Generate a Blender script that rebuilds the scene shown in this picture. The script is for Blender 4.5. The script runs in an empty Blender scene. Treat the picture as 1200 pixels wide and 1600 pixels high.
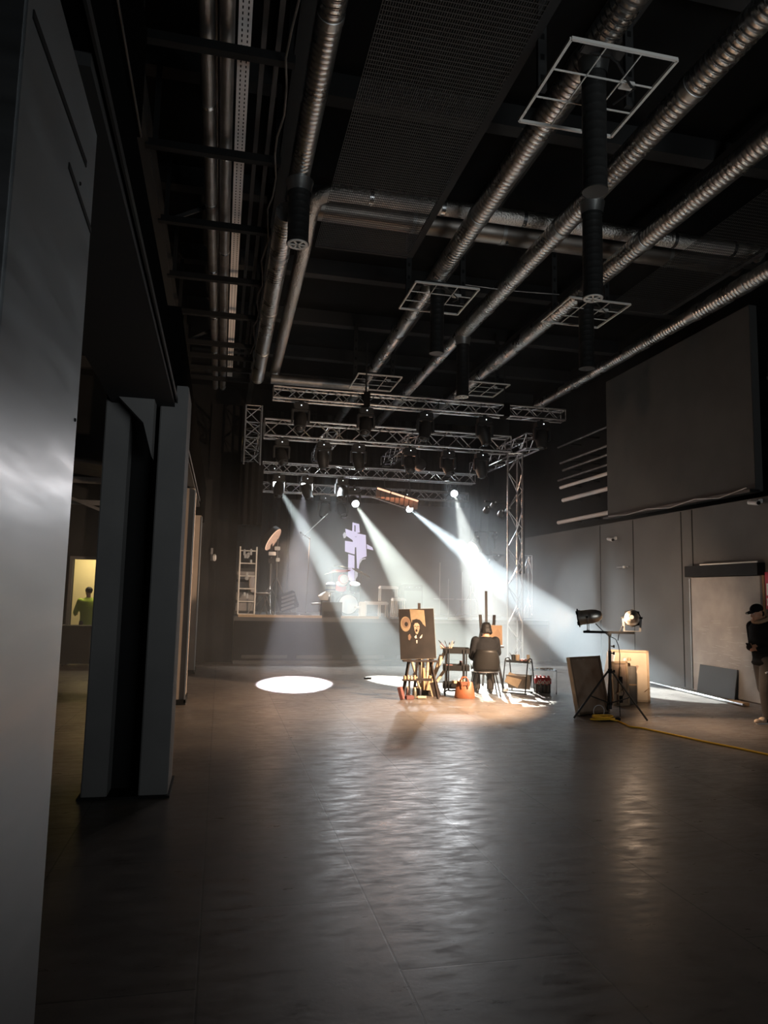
import bpy, bmesh, math, random
from mathutils import Vector, Matrix, Quaternion
random.seed(7)
S = bpy.context.scene
COL = S.collection
V = Vector
PI = math.pi
def R(d): return math.radians(d)

# ------------------------------------------------------------------ camera
FPX, EYE = 1130.0, 1.7
YAW, PITCH, ROLL = R(12.55), R(6.49), R(1.24)
_f = V((math.sin(YAW)*math.cos(PITCH), math.cos(YAW)*math.cos(PITCH), math.sin(PITCH)))
_r = V((math.cos(YAW), -math.sin(YAW), 0)); _u = _r.cross(_f)
CR = _r*math.cos(ROLL)+_u*math.sin(ROLL); CU = _u*math.cos(ROLL)-_r*math.sin(ROLL); CF = _f
CAM = V((0, 0, EYE))
cd = bpy.data.cameras.new('camera'); cam = bpy.data.objects.new('camera', cd); COL.objects.link(cam)
cd.sensor_fit = 'VERTICAL'; cd.sensor_height = 36; cd.lens = FPX/1600*36; cd.clip_end = 200
M = Matrix((CR, CU, -CF)).transposed().to_4x4(); M.translation = CAM; cam.matrix_world = M
S.camera = cam
def ray(x, y): return CR*((x-600)/FPX)-CU*((y-800)/FPX)+CF
def pX(x, y, k): d = ray(x, y); return CAM+d*(k/d.x)
def pY(x, y, k): d = ray(x, y); return CAM+d*(k/d.y)
def pZ(x, y, k): d = ray(x, y); return CAM+d*((k-EYE)/d.z)

# ------------------------------------------------------------------ materials
def mat(name, col, rough=.6, metal=0, noise=None, bump=0, bscale=40, emit=None, estr=0, trans=0, spec=None, ior=None):
    m = bpy.data.materials.new(name); m.use_nodes = True
    nt = m.node_tree; b = nt.nodes['Principled BSDF']
    b.inputs['Base Color'].default_value = (*col, 1); b.inputs['Roughness'].default_value = rough; b.inputs['Metallic'].default_value = metal
    if spec is not None: b.inputs['Specular IOR Level'].default_value = spec
    if ior: b.inputs['IOR'].default_value = ior
    if trans: b.inputs['Transmission Weight'].default_value = trans
    if emit: b.inputs['Emission Color'].default_value = (*emit, 1); b.inputs['Emission Strength'].default_value = estr
    if noise or bump:
        tc = nt.nodes.new('ShaderNodeTexCoord')
    if noise:
        col2, sc = noise
        n = nt.nodes.new('ShaderNodeTexNoise'); n.inputs['Scale'].default_value = sc; n.inputs['Detail'].default_value = 5
        mx = nt.nodes.new('ShaderNodeMix'); mx.data_type = 'RGBA'
        rp = nt.nodes.new('ShaderNodeMapRange'); rp.inputs[1].default_value = .35; rp.inputs[2].default_value = .65
        nt.links.new(tc.outputs['Object'], n.inputs['Vector']); nt.links.new(n.outputs['Fac'], rp.inputs[0]); nt.links.new(rp.outputs[0], mx.inputs[0])
        mx.inputs[6].default_value = (*col, 1); mx.inputs[7].default_value = (*col2, 1)
        nt.links.new(mx.outputs[2], b.inputs['Base Color'])
    if bump:
        n2 = nt.nodes.new('ShaderNodeTexNoise'); n2.inputs['Scale'].default_value = bscale; n2.inputs['Detail'].default_value = 4
        bp = nt.nodes.new('ShaderNodeBump'); bp.inputs['Strength'].default_value = bump; bp.inputs['Distance'].default_value = .02
        nt.links.new(tc.outputs['Object'], n2.inputs['Vector']); nt.links.new(n2.outputs['Fac'], bp.inputs['Height']); nt.links.new(bp.outputs[0], b.inputs['Normal'])
    return m
def duct_mat(name, col, rough, axis, scale, strength, metal=1):
    m = mat(name, col, rough, metal); nt = m.node_tree; b = nt.nodes['Principled BSDF']
    tc = nt.nodes.new('ShaderNodeTexCoord'); mp = nt.nodes.new('ShaderNodeMapping')
    mp.inputs['Rotation'].default_value = (R(4), 0, 0) if axis != 'X' else (0, 0, R(4))
    w = nt.nodes.new('ShaderNodeTexWave'); w.bands_direction = axis; w.wave_profile = 'SIN'
    w.inputs['Scale'].default_value = scale; w.inputs['Distortion'].default_value = .3; w.inputs['Detail'].default_value = 0
    pw = nt.nodes.new('ShaderNodeMath'); pw.operation = 'POWER'; pw.inputs[1].default_value = 3
    bp = nt.nodes.new('ShaderNodeBump'); bp.inputs['Strength'].default_value = strength; bp.inputs['Distance'].default_value = .02
    n = nt.nodes.new('ShaderNodeTexNoise'); n.inputs['Scale'].default_value = 3
    rg = nt.nodes.new('ShaderNodeMapRange'); rg.inputs[3].default_value = rough-.08; rg.inputs[4].default_value = rough+.12
    L = nt.links.new
    L(tc.outputs['Object'], mp.inputs[0]); L(mp.outputs[0], w.inputs['Vector']); L(w.outputs['Fac'], pw.inputs[0]); L(pw.outputs[0], bp.inputs['Height'])
    L(bp.outputs[0], b.inputs['Normal']); L(tc.outputs['Object'], n.inputs['Vector']); L(n.outputs['Fac'], rg.inputs[0]); L(rg.outputs[0], b.inputs['Roughness'])
    return m
def emat(name, col, s):
    m = bpy.data.materials.new(name); m.use_nodes = True; nt = m.node_tree
    nt.nodes.clear(); o = nt.nodes.new('ShaderNodeOutputMaterial'); e = nt.nodes.new('ShaderNodeEmission')
    e.inputs[0].default_value = (*col, 1); e.inputs[1].default_value = s; nt.links.new(e.outputs[0], o.inputs[0]); return m

black = mat('black_paint', (.008, .008, .008), .65, noise=((.012, .012, .012), 3), spec=.18)
black_wall = mat('black_wall_paint', (.012, .012, .012), .85, noise=((.018, .018, .018), 1.5), spec=.2)
grey_wall = mat('dark_grey_wall', (.105, .101, .097), .75, noise=((.125, .121, .116), 1.2), bump=.1, bscale=25)
door_grey = mat('worn_grey_door', (.27, .245, .228), .7, noise=((.36, .33, .307), 2.2))
cloth_black = mat('black_cloth', (.009, .009, .0095), .95, bump=.2, bscale=6, spec=.08)
ceil_m = mat('black_ceiling', (.009, .009, .009), .9, noise=((.014, .014, .014), .8), spec=.1)
steel_dark = mat('dark_steel', (.03, .03, .03), .5, .3)
joist_m = mat('dark_joist', (.035, .035, .035), .75, spec=.2)
alu = mat('aluminium', (.85, .85, .86), .26, 1)
alu_dull = mat('dull_aluminium', (.42, .42, .41), .42, 1)
galv = mat('galvanised_pipe', (.32, .3, .29), .45, .85, noise=((.22, .21, .2), 4))
tray_m = mat('white_cable_tray', (.85, .8, .78), .6)
spiral = duct_mat('spiral_duct_steel', (.66, .66, .65), .27, 'Y', 4.0, .5)
spiral_x = duct_mat('smooth_cross_duct_steel', (.33, .3, .27), .4, 'X', .5, .1)
drop_m = duct_mat('black_drop_duct', (.03, .03, .029), .5, 'Z', 3.4, .2, .3)
foil = mat('crinkled_foil', (.85, .8, .75), .3, 1, bump=1, bscale=40)
white_bar = mat('pale_bar', (.82, .79, .74), .5)
wire_m = mat('mesh_wire', (.075, .072, .07), .5, .5)
white = mat('white_plastic', (.75, .75, .75), .4)
wood_dark = mat('dark_stained_wood', (.022, .016, .014), .5, noise=((.035, .026, .022), 12), spec=.3)
wood_ply = mat('brown_hardboard', (.42, .31, .23), .7, noise=((.34, .24, .17), 5))
wood_pale = mat('pale_timber', (.46, .34, .22), .6, noise=((.38, .28, .18), 9))
cream = mat('cream_canvas', (.56, .47, .35), .8, noise=((.5, .41, .3), 4))
card = mat('cardboard', (.5, .33, .19), .8, noise=((.42, .27, .15), 7))
paper = mat('pale_paper', (.5, .4, .28), .8)
leather = mat('tan_leather', (.25, .085, .035), .45, noise=((.19, .06, .024), 6))
skin = mat('skin', (.62, .34, .22), .5)
skin_w = mat('warm_skin', (.55, .29, .18), .5)
hair_m = mat('black_hair', (.006, .005, .005), .5, bump=.5, bscale=60, spec=.25)
jacket = mat('black_jacket_cloth', (.011, .011, .012), .9, bump=.3, bscale=18, spec=.12)
trouser = mat('dark_trouser_cloth', (.03, .025, .022), .85, bump=.3, bscale=18)
shoe_m = mat('beige_shoe', (.62, .48, .36), .6)
shoe_b = mat('black_shoe', (.015, .014, .014), .5)
hood_m = mat('tan_scarf', (.4, .26, .16), .9)
clear = mat('clear_acrylic', (.95, .97, .97), .05, trans=1, ior=1.2)
red_m = mat('red_label', (.5, .012, .02), .45)
red_drum = mat('red_drum_lacquer', (.6, .03, .03), .35)
cola = mat('dark_cola', (.03, .012, .008), .15)
pink = mat('pink_card', (.55, .2, .16), .7)
maroon = mat('maroon_board', (.16, .06, .05), .7)
yellow_c = mat('yellow_cable', (.95, .55, .04), .5)
hivis = mat('hi_vis_cloth', (.45, .6, .05), .8)
chrome = mat('chrome_can', (.8, .74, .66), .38, 1)
tube_grey = mat('grey_tube_steel', (.2, .19, .18), .4, .8)
roll_grey = mat('grey_roll', (.16, .145, .125), .8)

# brushed sheet metal, grain running along the wall of the column
def brushed():
    m = mat('brushed_sheet_metal', (.72, .74, .76), .3, 1); nt = m.node_tree; b = nt.nodes['Principled BSDF']
    b.inputs['Anisotropic'].default_value = .75
    tg = nt.nodes.new('ShaderNodeTangent'); tg.direction_type = 'RADIAL'; tg.axis = 'Z'
    nt.links.new(tg.outputs[0], b.inputs['Tangent']); b.inputs['Anisotropic Rotation'].default_value = 0
    tc = nt.nodes.new('ShaderNodeTexCoord'); mp = nt.nodes.new('ShaderNodeMapping'); mp.inputs['Scale'].default_value = (1, 1, 9)
    n = nt.nodes.new('ShaderNodeTexNoise'); n.inputs['Scale'].default_value = 2.2; n.inputs['Detail'].default_value = 6
    rg = nt.nodes.new('ShaderNodeMapRange'); rg.inputs[3].default_value = .36; rg.inputs[4].default_value = .56
    n2 = nt.nodes.new('ShaderNodeTexNoise'); n2.inputs['Scale'].default_value = 1.6
    bp = nt.nodes.new('ShaderNodeBump'); bp.inputs['Strength'].default_value = .12; bp.inputs['Distance'].default_value = .05
    L = nt.links.new
    L(tc.outputs['Object'], mp.inputs[0]); L(mp.outputs[0], n.inputs['Vector']); L(n.outputs['Fac'], rg.inputs[0]); L(rg.outputs[0], b.inputs['Roughness'])
    L(tc.outputs['Object'], n2.inputs['Vector']); L(n2.outputs['Fac'], bp.inputs['Height']); L(bp.outputs[0], b.inputs['Normal'])
    return m
brushed_m = brushed()

def floor_material():
    m = mat('worn_floor_sheets', (.1, .08, .068), .45); nt = m.node_tree; b = nt.nodes['Principled BSDF']; N = nt.nodes.new; L = nt.links.new
    tc = N('ShaderNodeTexCoord')
    n1 = N('ShaderNodeTexNoise'); n1.inputs['Scale'].default_value = 1.1; n1.inputs['Detail'].default_value = 8; n1.inputs['Roughness'].default_value = .65
    n2 = N('ShaderNodeTexNoise'); n2.inputs['Scale'].default_value = 5; n2.inputs['Detail'].default_value = 10; n2.inputs['Roughness'].default_value = .72
    mp = N('ShaderNodeMapping'); mp.inputs['Scale'].default_value = (.8, 2.2, 1); mp.inputs['Rotation'].default_value = (0, 0, R(-10))
    L(tc.outputs['Object'], n1.inputs['Vector']); L(tc.outputs['Object'], mp.inputs[0]); L(mp.outputs[0], n2.inputs['Vector'])
    cr = N('ShaderNodeValToRGB'); cr.color_ramp.elements[0].position = .3; cr.color_ramp.elements[0].color = (.115, .098, .086, 1)
    cr.color_ramp.elements[1].position = .72; cr.color_ramp.elements[1].color = (.25, .212, .183, 1)
    L(n1.outputs['Fac'], cr.inputs[0])
    mr = N('ShaderNodeMapping'); mr.inputs['Rotation'].default_value = (0, 0, R(90)); mr.inputs['Location'].default_value = (.3, .02, 0)
    L(tc.outputs['Object'], mr.inputs[0])
    br = N('ShaderNodeTexBrick'); br.inputs['Scale'].default_value = 1; br.inputs['Brick Width'].default_value = 1.55; br.inputs['Row Height'].default_value = .9
    br.inputs['Mortar Size'].default_value = .006; br.inputs['Mortar Smooth'].default_value = .3; br.offset = .5
    br.inputs['Color1'].default_value = (1, 1, 1, 1); br.inputs['Color2'].default_value = (.86, .86, .86, 1); br.inputs['Mortar'].default_value = (.5, .5, .5, 1)
    L(mr.outputs[0], br.inputs['Vector'])
    mx = N('ShaderNodeMix'); mx.data_type = 'RGBA'; mx.blend_type = 'MULTIPLY'; mx.inputs[0].default_value = 1
    L(cr.outputs[0], mx.inputs[6]); L(br.outputs['Color'], mx.inputs[7]); L(mx.outputs[2], b.inputs['Base Color'])
    rg = N('ShaderNodeMapRange'); rg.inputs[1].default_value = .3; rg.inputs[2].default_value = .7; rg.inputs[3].default_value = .22; rg.inputs[4].default_value = .54
    L(n2.outputs['Fac'], rg.inputs[0]); L(rg.outputs[0], b.inputs['Roughness'])
    bp = N('ShaderNodeBump'); bp.inputs['Strength'].default_value = .3; bp.inputs['Distance'].default_value = .0016
    n3 = N('ShaderNodeTexNoise'); n3.inputs['Scale'].default_value = 38; n3.inputs['Detail'].default_value = 8; n3.inputs['Roughness'].default_value = .65
    L(tc.outputs['Object'], n3.inputs['Vector']); L(n3.outputs['Fac'], bp.inputs['Height']); b.inputs['Specular IOR Level'].default_value = .34
    bp2 = N('ShaderNodeBump'); bp2.inputs['Strength'].default_value = .15; bp2.inputs['Distance'].default_value = .002; bp2.invert = True
    L(br.outputs['Fac'], bp2.inputs['Height']); L(bp.outputs[0], bp2.inputs['Normal']); L(bp2.outputs[0], b.inputs['Normal'])
    return m
floor_m = floor_material()

# ------------------------------------------------------------------ mesh builder
class B:
    def __init__(s): s.bm = bmesh.new()
    def _xf(s, vs, m):
        if m is not None: bmesh.ops.transform(s.bm, matrix=m, verts=vs)
    def box(s, c, d, rot=None, bev=0, m=None):
        g = bmesh.ops.create_cube(s.bm, size=1); vs = g['verts']
        bmesh.ops.scale(s.bm, vec=V(d), verts=vs)
        if bev:
            es = list({e for v in vs for e in v.link_edges})
            r = bmesh.ops.bevel(s.bm, geom=es, offset=bev, segments=2, affect='EDGES', clamp_overlap=True)
            vs = list({v for f in r['faces'] for v in f.verts} | {v for v in vs if v.is_valid})
        T = Matrix.Translation(V(c))
        if rot is not None: T = T @ (rot.to_matrix().to_4x4() if hasattr(rot, 'to_matrix') else rot)
        s._xf(vs, T if m is None else m @ T); return s
    def tube(s, a, b, r, n=12, r2=None, cap=True):
        a, b = V(a), V(b); d = b-a; L = d.length
        if L < 1e-6: return s
        g = bmesh.ops.create_cone(s.bm, cap_ends=cap, segments=n, radius1=r, radius2=r if r2 is None else r2, depth=L)
        s._xf(g['verts'], Matrix.Translation((a+b)/2) @ d.to_track_quat('Z', 'Y').to_matrix().to_4x4()); return s
    def bar(s, a, b, w, h=None):
        a, b = V(a), V(b); d = b-a; h = h or w
        return s.box((a+b)/2, (w, h, d.length), d.to_track_quat('Z', 'Y'))
    def path(s, pts, r, n=8, cap=True):
        pts = [V(p) for p in pts]; rs = r if isinstance(r, (list, tuple)) else [r]*len(pts)
        up = None; rings = []
        for i, p in enumerate(pts):
            t = (pts[min(i+1, len(pts)-1)]-pts[max(i-1, 0)]).normalized()
            if up is None: up = t.orthogonal().normalized()
            up = (up-t*up.dot(t)).normalized(); w = t.cross(up)
            rings.append([s.bm.verts.new(p+(up*math.cos(2*PI*k/n)+w*math.sin(2*PI*k/n))*rs[i]) for k in range(n)])
        for A, C in zip(rings, rings[1:]):
            for k in range(n): s.bm.faces.new((A[k], A[(k+1) % n], C[(k+1) % n], C[k]))
        if cap: s.bm.faces.new(rings[0][::-1]); s.bm.faces.new(rings[-1])
        return s
    def lathe(s, prof, n=20, m=None, cap=True):
        rings = []; new = []
        for r, z in prof:
            ring = [s.bm.verts.new((r*math.cos(2*PI*k/n), r*math.sin(2*PI*k/n), z)) for k in range(n)]; rings.append(ring); new += ring
        for A, C in zip(rings, rings[1:]):
            for k in range(n): s.bm.faces.new((A[k], A[(k+1) % n], C[(k+1) % n], C[k]))
        if cap: s.bm.faces.new(rings[0][::-1]); s.bm.faces.new(rings[-1])
        s._xf(new, m); return s
    def prism(s, poly, h, m=None):
        a = [s.bm.verts.new((x, y, 0)) for x, y in poly]; b = [s.bm.verts.new((x, y, h)) for x, y in poly]; n = len(poly)
        s.bm.faces.new(a[::-1]); s.bm.faces.new(b)
        for k in range(n): s.bm.faces.new((a[k], a[(k+1) % n], b[(k+1) % n], b[k]))
        s._xf(a+b, m); return s
    def ball(s, c, r, n=16, m=None):
        g = bmesh.ops.create_uvsphere(s.bm, u_segments=n, v_segments=max(8, n*2//3), radius=1)
        rr = (r, r, r) if not hasattr(r, '__len__') else r
        T = Matrix.Translation(V(c)) @ (m if m is not None else Matrix.Identity(4)) @ Matrix.Diagonal((*rr, 1))
        s._xf(g['verts'], T); return s
    def limb(s, pts, n=12):
        """chain of (point, radius): tapering capsules"""
        for (a, ra), (b, rb) in zip(pts, pts[1:]):
            s.tube(a, b, ra, n, rb)
        for a, ra in pts: s.ball(a, ra, n)
        return s
    def stack(s, secs, n=20):
        """elliptical sections (centre, rx, ry, yaw)"""
        rings = []
        for c, rx, ry, yw in secs:
            q = Matrix.Rotation(yw, 3, 'Z')
            rings.append([s.bm.verts.new(V(c)+q @ V((rx*math.cos(2*PI*k/n), ry*math.sin(2*PI*k/n), 0))) for k in range(n)])
        for A, C in zip(rings, rings[1:]):
            for k in range(n): s.bm.faces.new((A[k], A[(k+1) % n], C[(k+1) % n], C[k]))
        s.bm.faces.new(rings[0][::-1]); s.bm.faces.new(rings[-1]); return s
    def build(s, name, m, parent=None, smooth=True, angle=35):
        bmesh.ops.recalc_face_normals(s.bm, faces=s.bm.faces)
        me = bpy.data.meshes.new(name); s.bm.to_mesh(me); s.bm.free()
        if m is not None: me.materials.append(m)
        if smooth: me.shade_smooth(); me.set_sharp_from_angle(angle=R(angle))
        o = bpy.data.objects.new(name, me); COL.objects.link(o)
        if parent is not None: o.parent = parent
        return o
    def skin(s, name, m, parent=None, voxel=.012, it=4):
        """melt the pieces into one continuous surface"""
        o = s.build(name, m, None)
        md = o.modifiers.new('r', 'REMESH'); md.mode = 'VOXEL'; md.voxel_size = voxel
        sm = o.modifiers.new('s', 'SMOOTH'); sm.iterations = it; sm.factor = .5
        dg = bpy.context.evaluated_depsgraph_get()
        me = bpy.data.meshes.new_from_object(o.evaluated_get(dg)); o.modifiers.clear(); o.data = me
        me.name = name; me.shade_smooth()
        if not me.materials: me.materials.append(m)
        if parent is not None: o.parent = parent
        return o
def tag(o, label=None, cat=None, group=None, kind=None):
    for k, v in (('label', label), ('category', cat), ('group', group), ('kind', kind)):
        if v: o[k] = v
    return o
def thing(name, label, cat, loc=(0, 0, 0), rz=0, group=None):
    o = bpy.data.objects.new(name, None); COL.objects.link(o); o.location = loc; o.rotation_euler = (0, 0, rz); o.empty_display_size = .1
    return tag(o, label, cat, group)
def rebase(o, c=None):
    me = o.data; vs = [v.co for v in me.vertices]
    if c is None:
        lo = V([min(v[i] for v in vs) for i in range(3)]); hi = V([max(v[i] for v in vs) for i in range(3)]); c = V(((lo.x+hi.x)/2, (lo.y+hi.y)/2, lo.z))
    me.transform(Matrix.Translation(-V(c))); o.location = V(c); return o
def single(b, name, m, label, cat, group=None, smooth=True): return rebase(tag(b.build(name, m, None, smooth), label, cat, group))
def struct(b, name, m, label=None, smooth=False): return tag(b.build(name, m, None, smooth), label, None, None, 'structure')
def dup(o, loc, rz=None, label=None, group=None):
    kids = {}
    for c in COL.objects:
        if c.parent: kids.setdefault(c.parent.name, []).append(c)
    def cp(a, par):
        n = a.copy(); COL.objects.link(n)
        if par: n.parent = par
        for ch in kids.get(a.name, []): cp(ch, n)
        return n
    r = cp(o, None); r.location = loc
    if rz is not None: r.rotation_euler = (0, 0, rz)
    tag(r, label, None, group); return r
def kid(o, stem):
    return [c for c in COL.objects if c.parent == o and c.name.split('.')[0] == stem]
ORD = ['first', 'second', 'third', 'fourth', 'fifth', 'sixth', 'seventh', 'eighth', 'ninth', 'tenth', 'eleventh', 'twelfth']
def spot(loc, target, power, size, blend=.1, col=(1, 1, 1), rad=.05, name='beam_light'):
    l = bpy.data.lights.new(name, 'SPOT'); l.energy = power; l.spot_size = R(size); l.spot_blend = blend; l.color = col; l.shadow_soft_size = rad
    o = bpy.data.objects.new(name, l); COL.objects.link(o); o.location = loc
    o.rotation_euler = (V(target)-V(loc)).to_track_quat('-Z', 'Y').to_euler(); return o
def point(loc, power, col=(1, 1, 1), rad=.1, name='glow_light'):
    l = bpy.data.lights.new(name, 'POINT'); l.energy = power; l.color = col; l.shadow_soft_size = rad
    o = bpy.data.objects.new(name, l); COL.objects.link(o); o.location = loc; return o
def area(loc, target, power, sx, sy, col=(1, 1, 1), name='lamp_light', spread=180):
    l = bpy.data.lights.new(name, 'AREA'); l.energy = power; l.shape = 'RECTANGLE'; l.size = sx; l.size_y = sy; l.color = col; l.spread = R(spread)
    o = bpy.data.objects.new(name, l); COL.objects.link(o); o.location = loc
    o.rotation_euler = (V(target)-V(loc)).to_track_quat('-Z', 'Y').to_euler(); return o

# ================================================================== THE HALL
CEIL = 8.3
struct(B().box((1.5, 10.5, -.05), (17, 27, .1)), 'floor', floor_m)
struct(B().box((1.5, 11, CEIL+.05), (17, 26, .1)), 'ceiling', ceil_m)
wr = struct(B().box((9.15, 11, 1.75), (.3, 26, 3.5)), 'wall_right', grey_wall)
struct(B().box((9.75, 11, 5.9), (.1, 26, 4.8)), 'wall_right_upper', black_wall)
struct(B().box((1.5, 23.55, 4.15), (17, .1, 8.3)), 'wall_back', black_wall)
struct(B().box((-6.85, 11, 4.15), (.1, 26, 8.3)), 'wall_left', black_wall)
# entrance wall behind, with a wide open doorway
struct(B().box((-2.4, -2.3, 4.15), (9, .2, 8.3)).box((8.3, -2.3, 4.15), (3.4, .2, 8.3)).box((4.35, -2.3, 5.6), (4.5, .2, 5.4)), 'wall_entrance', black_wall)
# wall beyond the left aisle, with a doorway into a lit room
b = B(); y0 = 18.1; dl, dr, dh = -3.36, -2.3, 2.36
b.box(((-6.8+dl)/2, y0, 2.2), (dl+6.8, .2, 4.4)); b.box(((dr-.3)/2, y0, 2.2), (-.3-dr, .2, 4.4)); b.box(((dl+dr)/2, y0, (dh+4.4)/2), (dr-dl, .2, 4.4-dh))
struct(b, 'wall_aisle', black_wall)
room_m = mat('yellowish_room_wall', (.62, .52, .3), .8)
struct(B().box((-3.2, 20.2, 1.5), (3, .1, 3)), 'wall_side_room', room_m)
fr = tag(B().box((dl-.03, y0-.12, dh/2), (.07, .06, dh)).box((dr+.03, y0-.12, dh/2), (.07, .06, dh)).box(((dl+dr)/2, y0-.12, dh+.03), (dr-dl+.14, .06, .07)).build('door_1', grey_wall, None, False), 'narrow frame of the lit doorway beyond the columns', None, None, 'structure')
# seams and fittings of the right wall
b = B()
for y in (16.05, 14.6, 12.85, 12.5): b.box((8.997, y, 1.75), (.012, .02, 3.46))
struct(b, 'trim_1', black_wall)
# ceiling joists across the hall and along it
for i, y in enumerate((3.6, 6.0, 8.6, 11.2, 13.8, 16.4, 19.0, 21.6)):
    tag(B().box((1.5, y, CEIL-.16), (16.9, .22, .32)).build('trim_%d' % (i+2), joist_m, None, False), None, None, None, 'structure')
for i, x in enumerate((-1.9, .62, 3.95, 6.7)):
    tag(B().box((x, 11, CEIL-.42), (.16, 25.5, .2)).build('trim_%d' % (i+10), joist_m, None, False), None, None, None, 'structure')

# ---------------------------------------------------------- left row of columns
c = thing('metal_column', 'broad column clad in shiny brushed sheet metal, nearest of the row', 'column', (-.75, 1.92, 0))
B().box((0, 0, 1.57), (.6, .8, 3.14), bev=.006).build('cladding', brushed_m, c)
B().box((.3015, -.05, 2.94), (.004, .62, .02), Matrix.Rotation(R(3), 4, 'X')).build('joint', black, c, False)
B().box((.3015, .22, 2.82), (.004, .34, .018), Matrix.Rotation(R(-2), 4, 'X')).build('joint', black, c, False)
r_ = B()
for y, z in ((-.33, .48), (.35, .5), (.36, 2.2), (.2, 2.86), (-.35, 1.9)):
    r_.lathe([(.006, 0), (.005, .004), (.002, .005)], 8, Matrix.Translation((.3, y, z)) @ Matrix.Rotation(R(90), 4, 'Y'))
r_.build('screw_heads', black, c)
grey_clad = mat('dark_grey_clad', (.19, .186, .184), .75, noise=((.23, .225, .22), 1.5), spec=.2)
c = thing('steel_column', 'dark grey two-flanged column behind the shiny one', 'column', (-.69, 6.73, 0))
B().box((-.235, 0, 1.74), (.2, .6, 3.48), bev=.008).build('flange', grey_clad, c)
B().box((.225, 0, 1.74), (.23, .6, 3.48), bev=.008).build('flange', grey_clad, c)
B().box((-.01, .1, 1.74), (.26, .3, 3.46)).build('web', black, c)
B().box((.0, 0, .01), (.72, .66, .02)).build('base_plate', black, c)
hp = B().prism([(-.3, 0), (0, 0), (0, -.5), (-.08, -.22)], .2, Matrix.Translation((.08, -.32, 3.3)) @ Matrix.Rotation(R(90), 4, 'X') @ Matrix.Identity(4)); hp.build('haunch', grey_clad, c)
col_lit = mat('warm_lit_clad', (.34, .28, .23), .5, noise=((.28, .23, .19), 2))  # warm light on the slim columns is put into this base colour
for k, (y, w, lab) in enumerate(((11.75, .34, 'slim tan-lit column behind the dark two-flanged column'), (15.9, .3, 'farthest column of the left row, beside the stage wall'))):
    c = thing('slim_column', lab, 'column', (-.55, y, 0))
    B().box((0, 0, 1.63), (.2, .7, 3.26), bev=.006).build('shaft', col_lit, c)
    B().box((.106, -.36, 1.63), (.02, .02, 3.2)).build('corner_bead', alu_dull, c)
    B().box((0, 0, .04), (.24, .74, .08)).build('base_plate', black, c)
# beam that the columns carry
beam_cloth = mat('black_beam_cloth', (.005, .005, .005), 1, spec=0)
bm_ = thing('gallery_beam', 'long black cloth-covered beam resting on the left row of columns', 'beam', (-.72, 9, 3.31))
B().box((0, 3.2, .45), (.54, 11.6, .86), bev=.01).build('beam_cover', beam_cloth, bm_); B().box((0, -5.6, .2), (.54, 6, .36), bev=.01).build('beam_cover', beam_cloth, bm_)
B().box((0, -.8, 0), (.52, 12, .05)).build('soffit', joist_m, bm_)
B().box((.278, -2.4, .03), (.01, 14, .04)).build('edge_strip', steel_dark, bm_)
# upper gallery beams, far left
for k, (x, z, y0_, y1_, lab) in enumerate(((-1.15, 7.0, 2, 18, 'black steel beam running along the ceiling, right of the hanging box beam'), (-2.35, 6.6, 2, 18, 'black steel beam highest at the far left under the ceiling'))):
    t = thing('ceiling_beam', lab, 'beam', (x, (y0_+y1_)/2, z-.2))
    L = y1_-y0_
    B().box((0, 0, .02), (.22, L, .04)).build('lower_flange', steel_dark, t); B().box((0, 0, .38), (.22, L, .04)).build('upper_flange', steel_dark, t)
    B().box((0, 0, .2), (.03, L, .34)).build('web', steel_dark, t)
p0 = pZ(220, 215, 5.6)
t = thing('hanging_box_beam', 'black cloth-covered box beam hanging above the shiny column, pale lower edge', 'beam', (p0.x-.35, p0.y, 5.6))
B().box((0, -1.9, .5), (.7, 3.8, 1.0)).build('cloth_cover', beam_cloth, t, False)
B().box((.353, -1.9, .015), (.012, 3.8, .03)).build('edge_strip', galv, t, False)
B().box((-.05, -.9, -.03), (.34, .3, .06), bev=.01).build('fitting', alu_dull, t)
# lit strut between the beam and the aisle wall
single(B().box((-1.28, 4.2, 3.42), (.62, .14, .1), Matrix.Rotation(R(28), 4, 'Y')), 'mounting_brace', grey_clad, 'short grey brace slanting up from the shiny column to the beam', 'brace')
t = thing('roof_canopy', 'corrugated metal canopy seen over the aisle doorway', 'canopy', (-3.35, 16.4, 3.15))
b = B()
for i in range(9): b.tube((-1.1, -.8+i*.2, 1.3), (1.1, -.8+i*.2, 1.3-.25), .07, 10)
b.build('corrugated_sheet', alu_dull, t)
B().bar((-1, -.9, .85), (1.1, -.9, .05), .06).build('rafter', galv, t, False)
B().box((0, -.9, .72), (2.1, .08, .12)).build('beam', galv, t, False); B().box((0, -.6, .3), (2.1, .06, .1)).build('beam', galv, t, False)
B().tube((.1, -.95, .72), (.1, -.95, .2), .04).build('post', galv, t); B().tube((-.6, -.95, 1.2), (-.6, -.95, .6), .04).build('post', galv, t)
for k in (-.5, -.1): B().box((k, -.9, -.25), (.1, .1, .16), bev=.01).build('lamp_box', white_bar, t)

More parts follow.
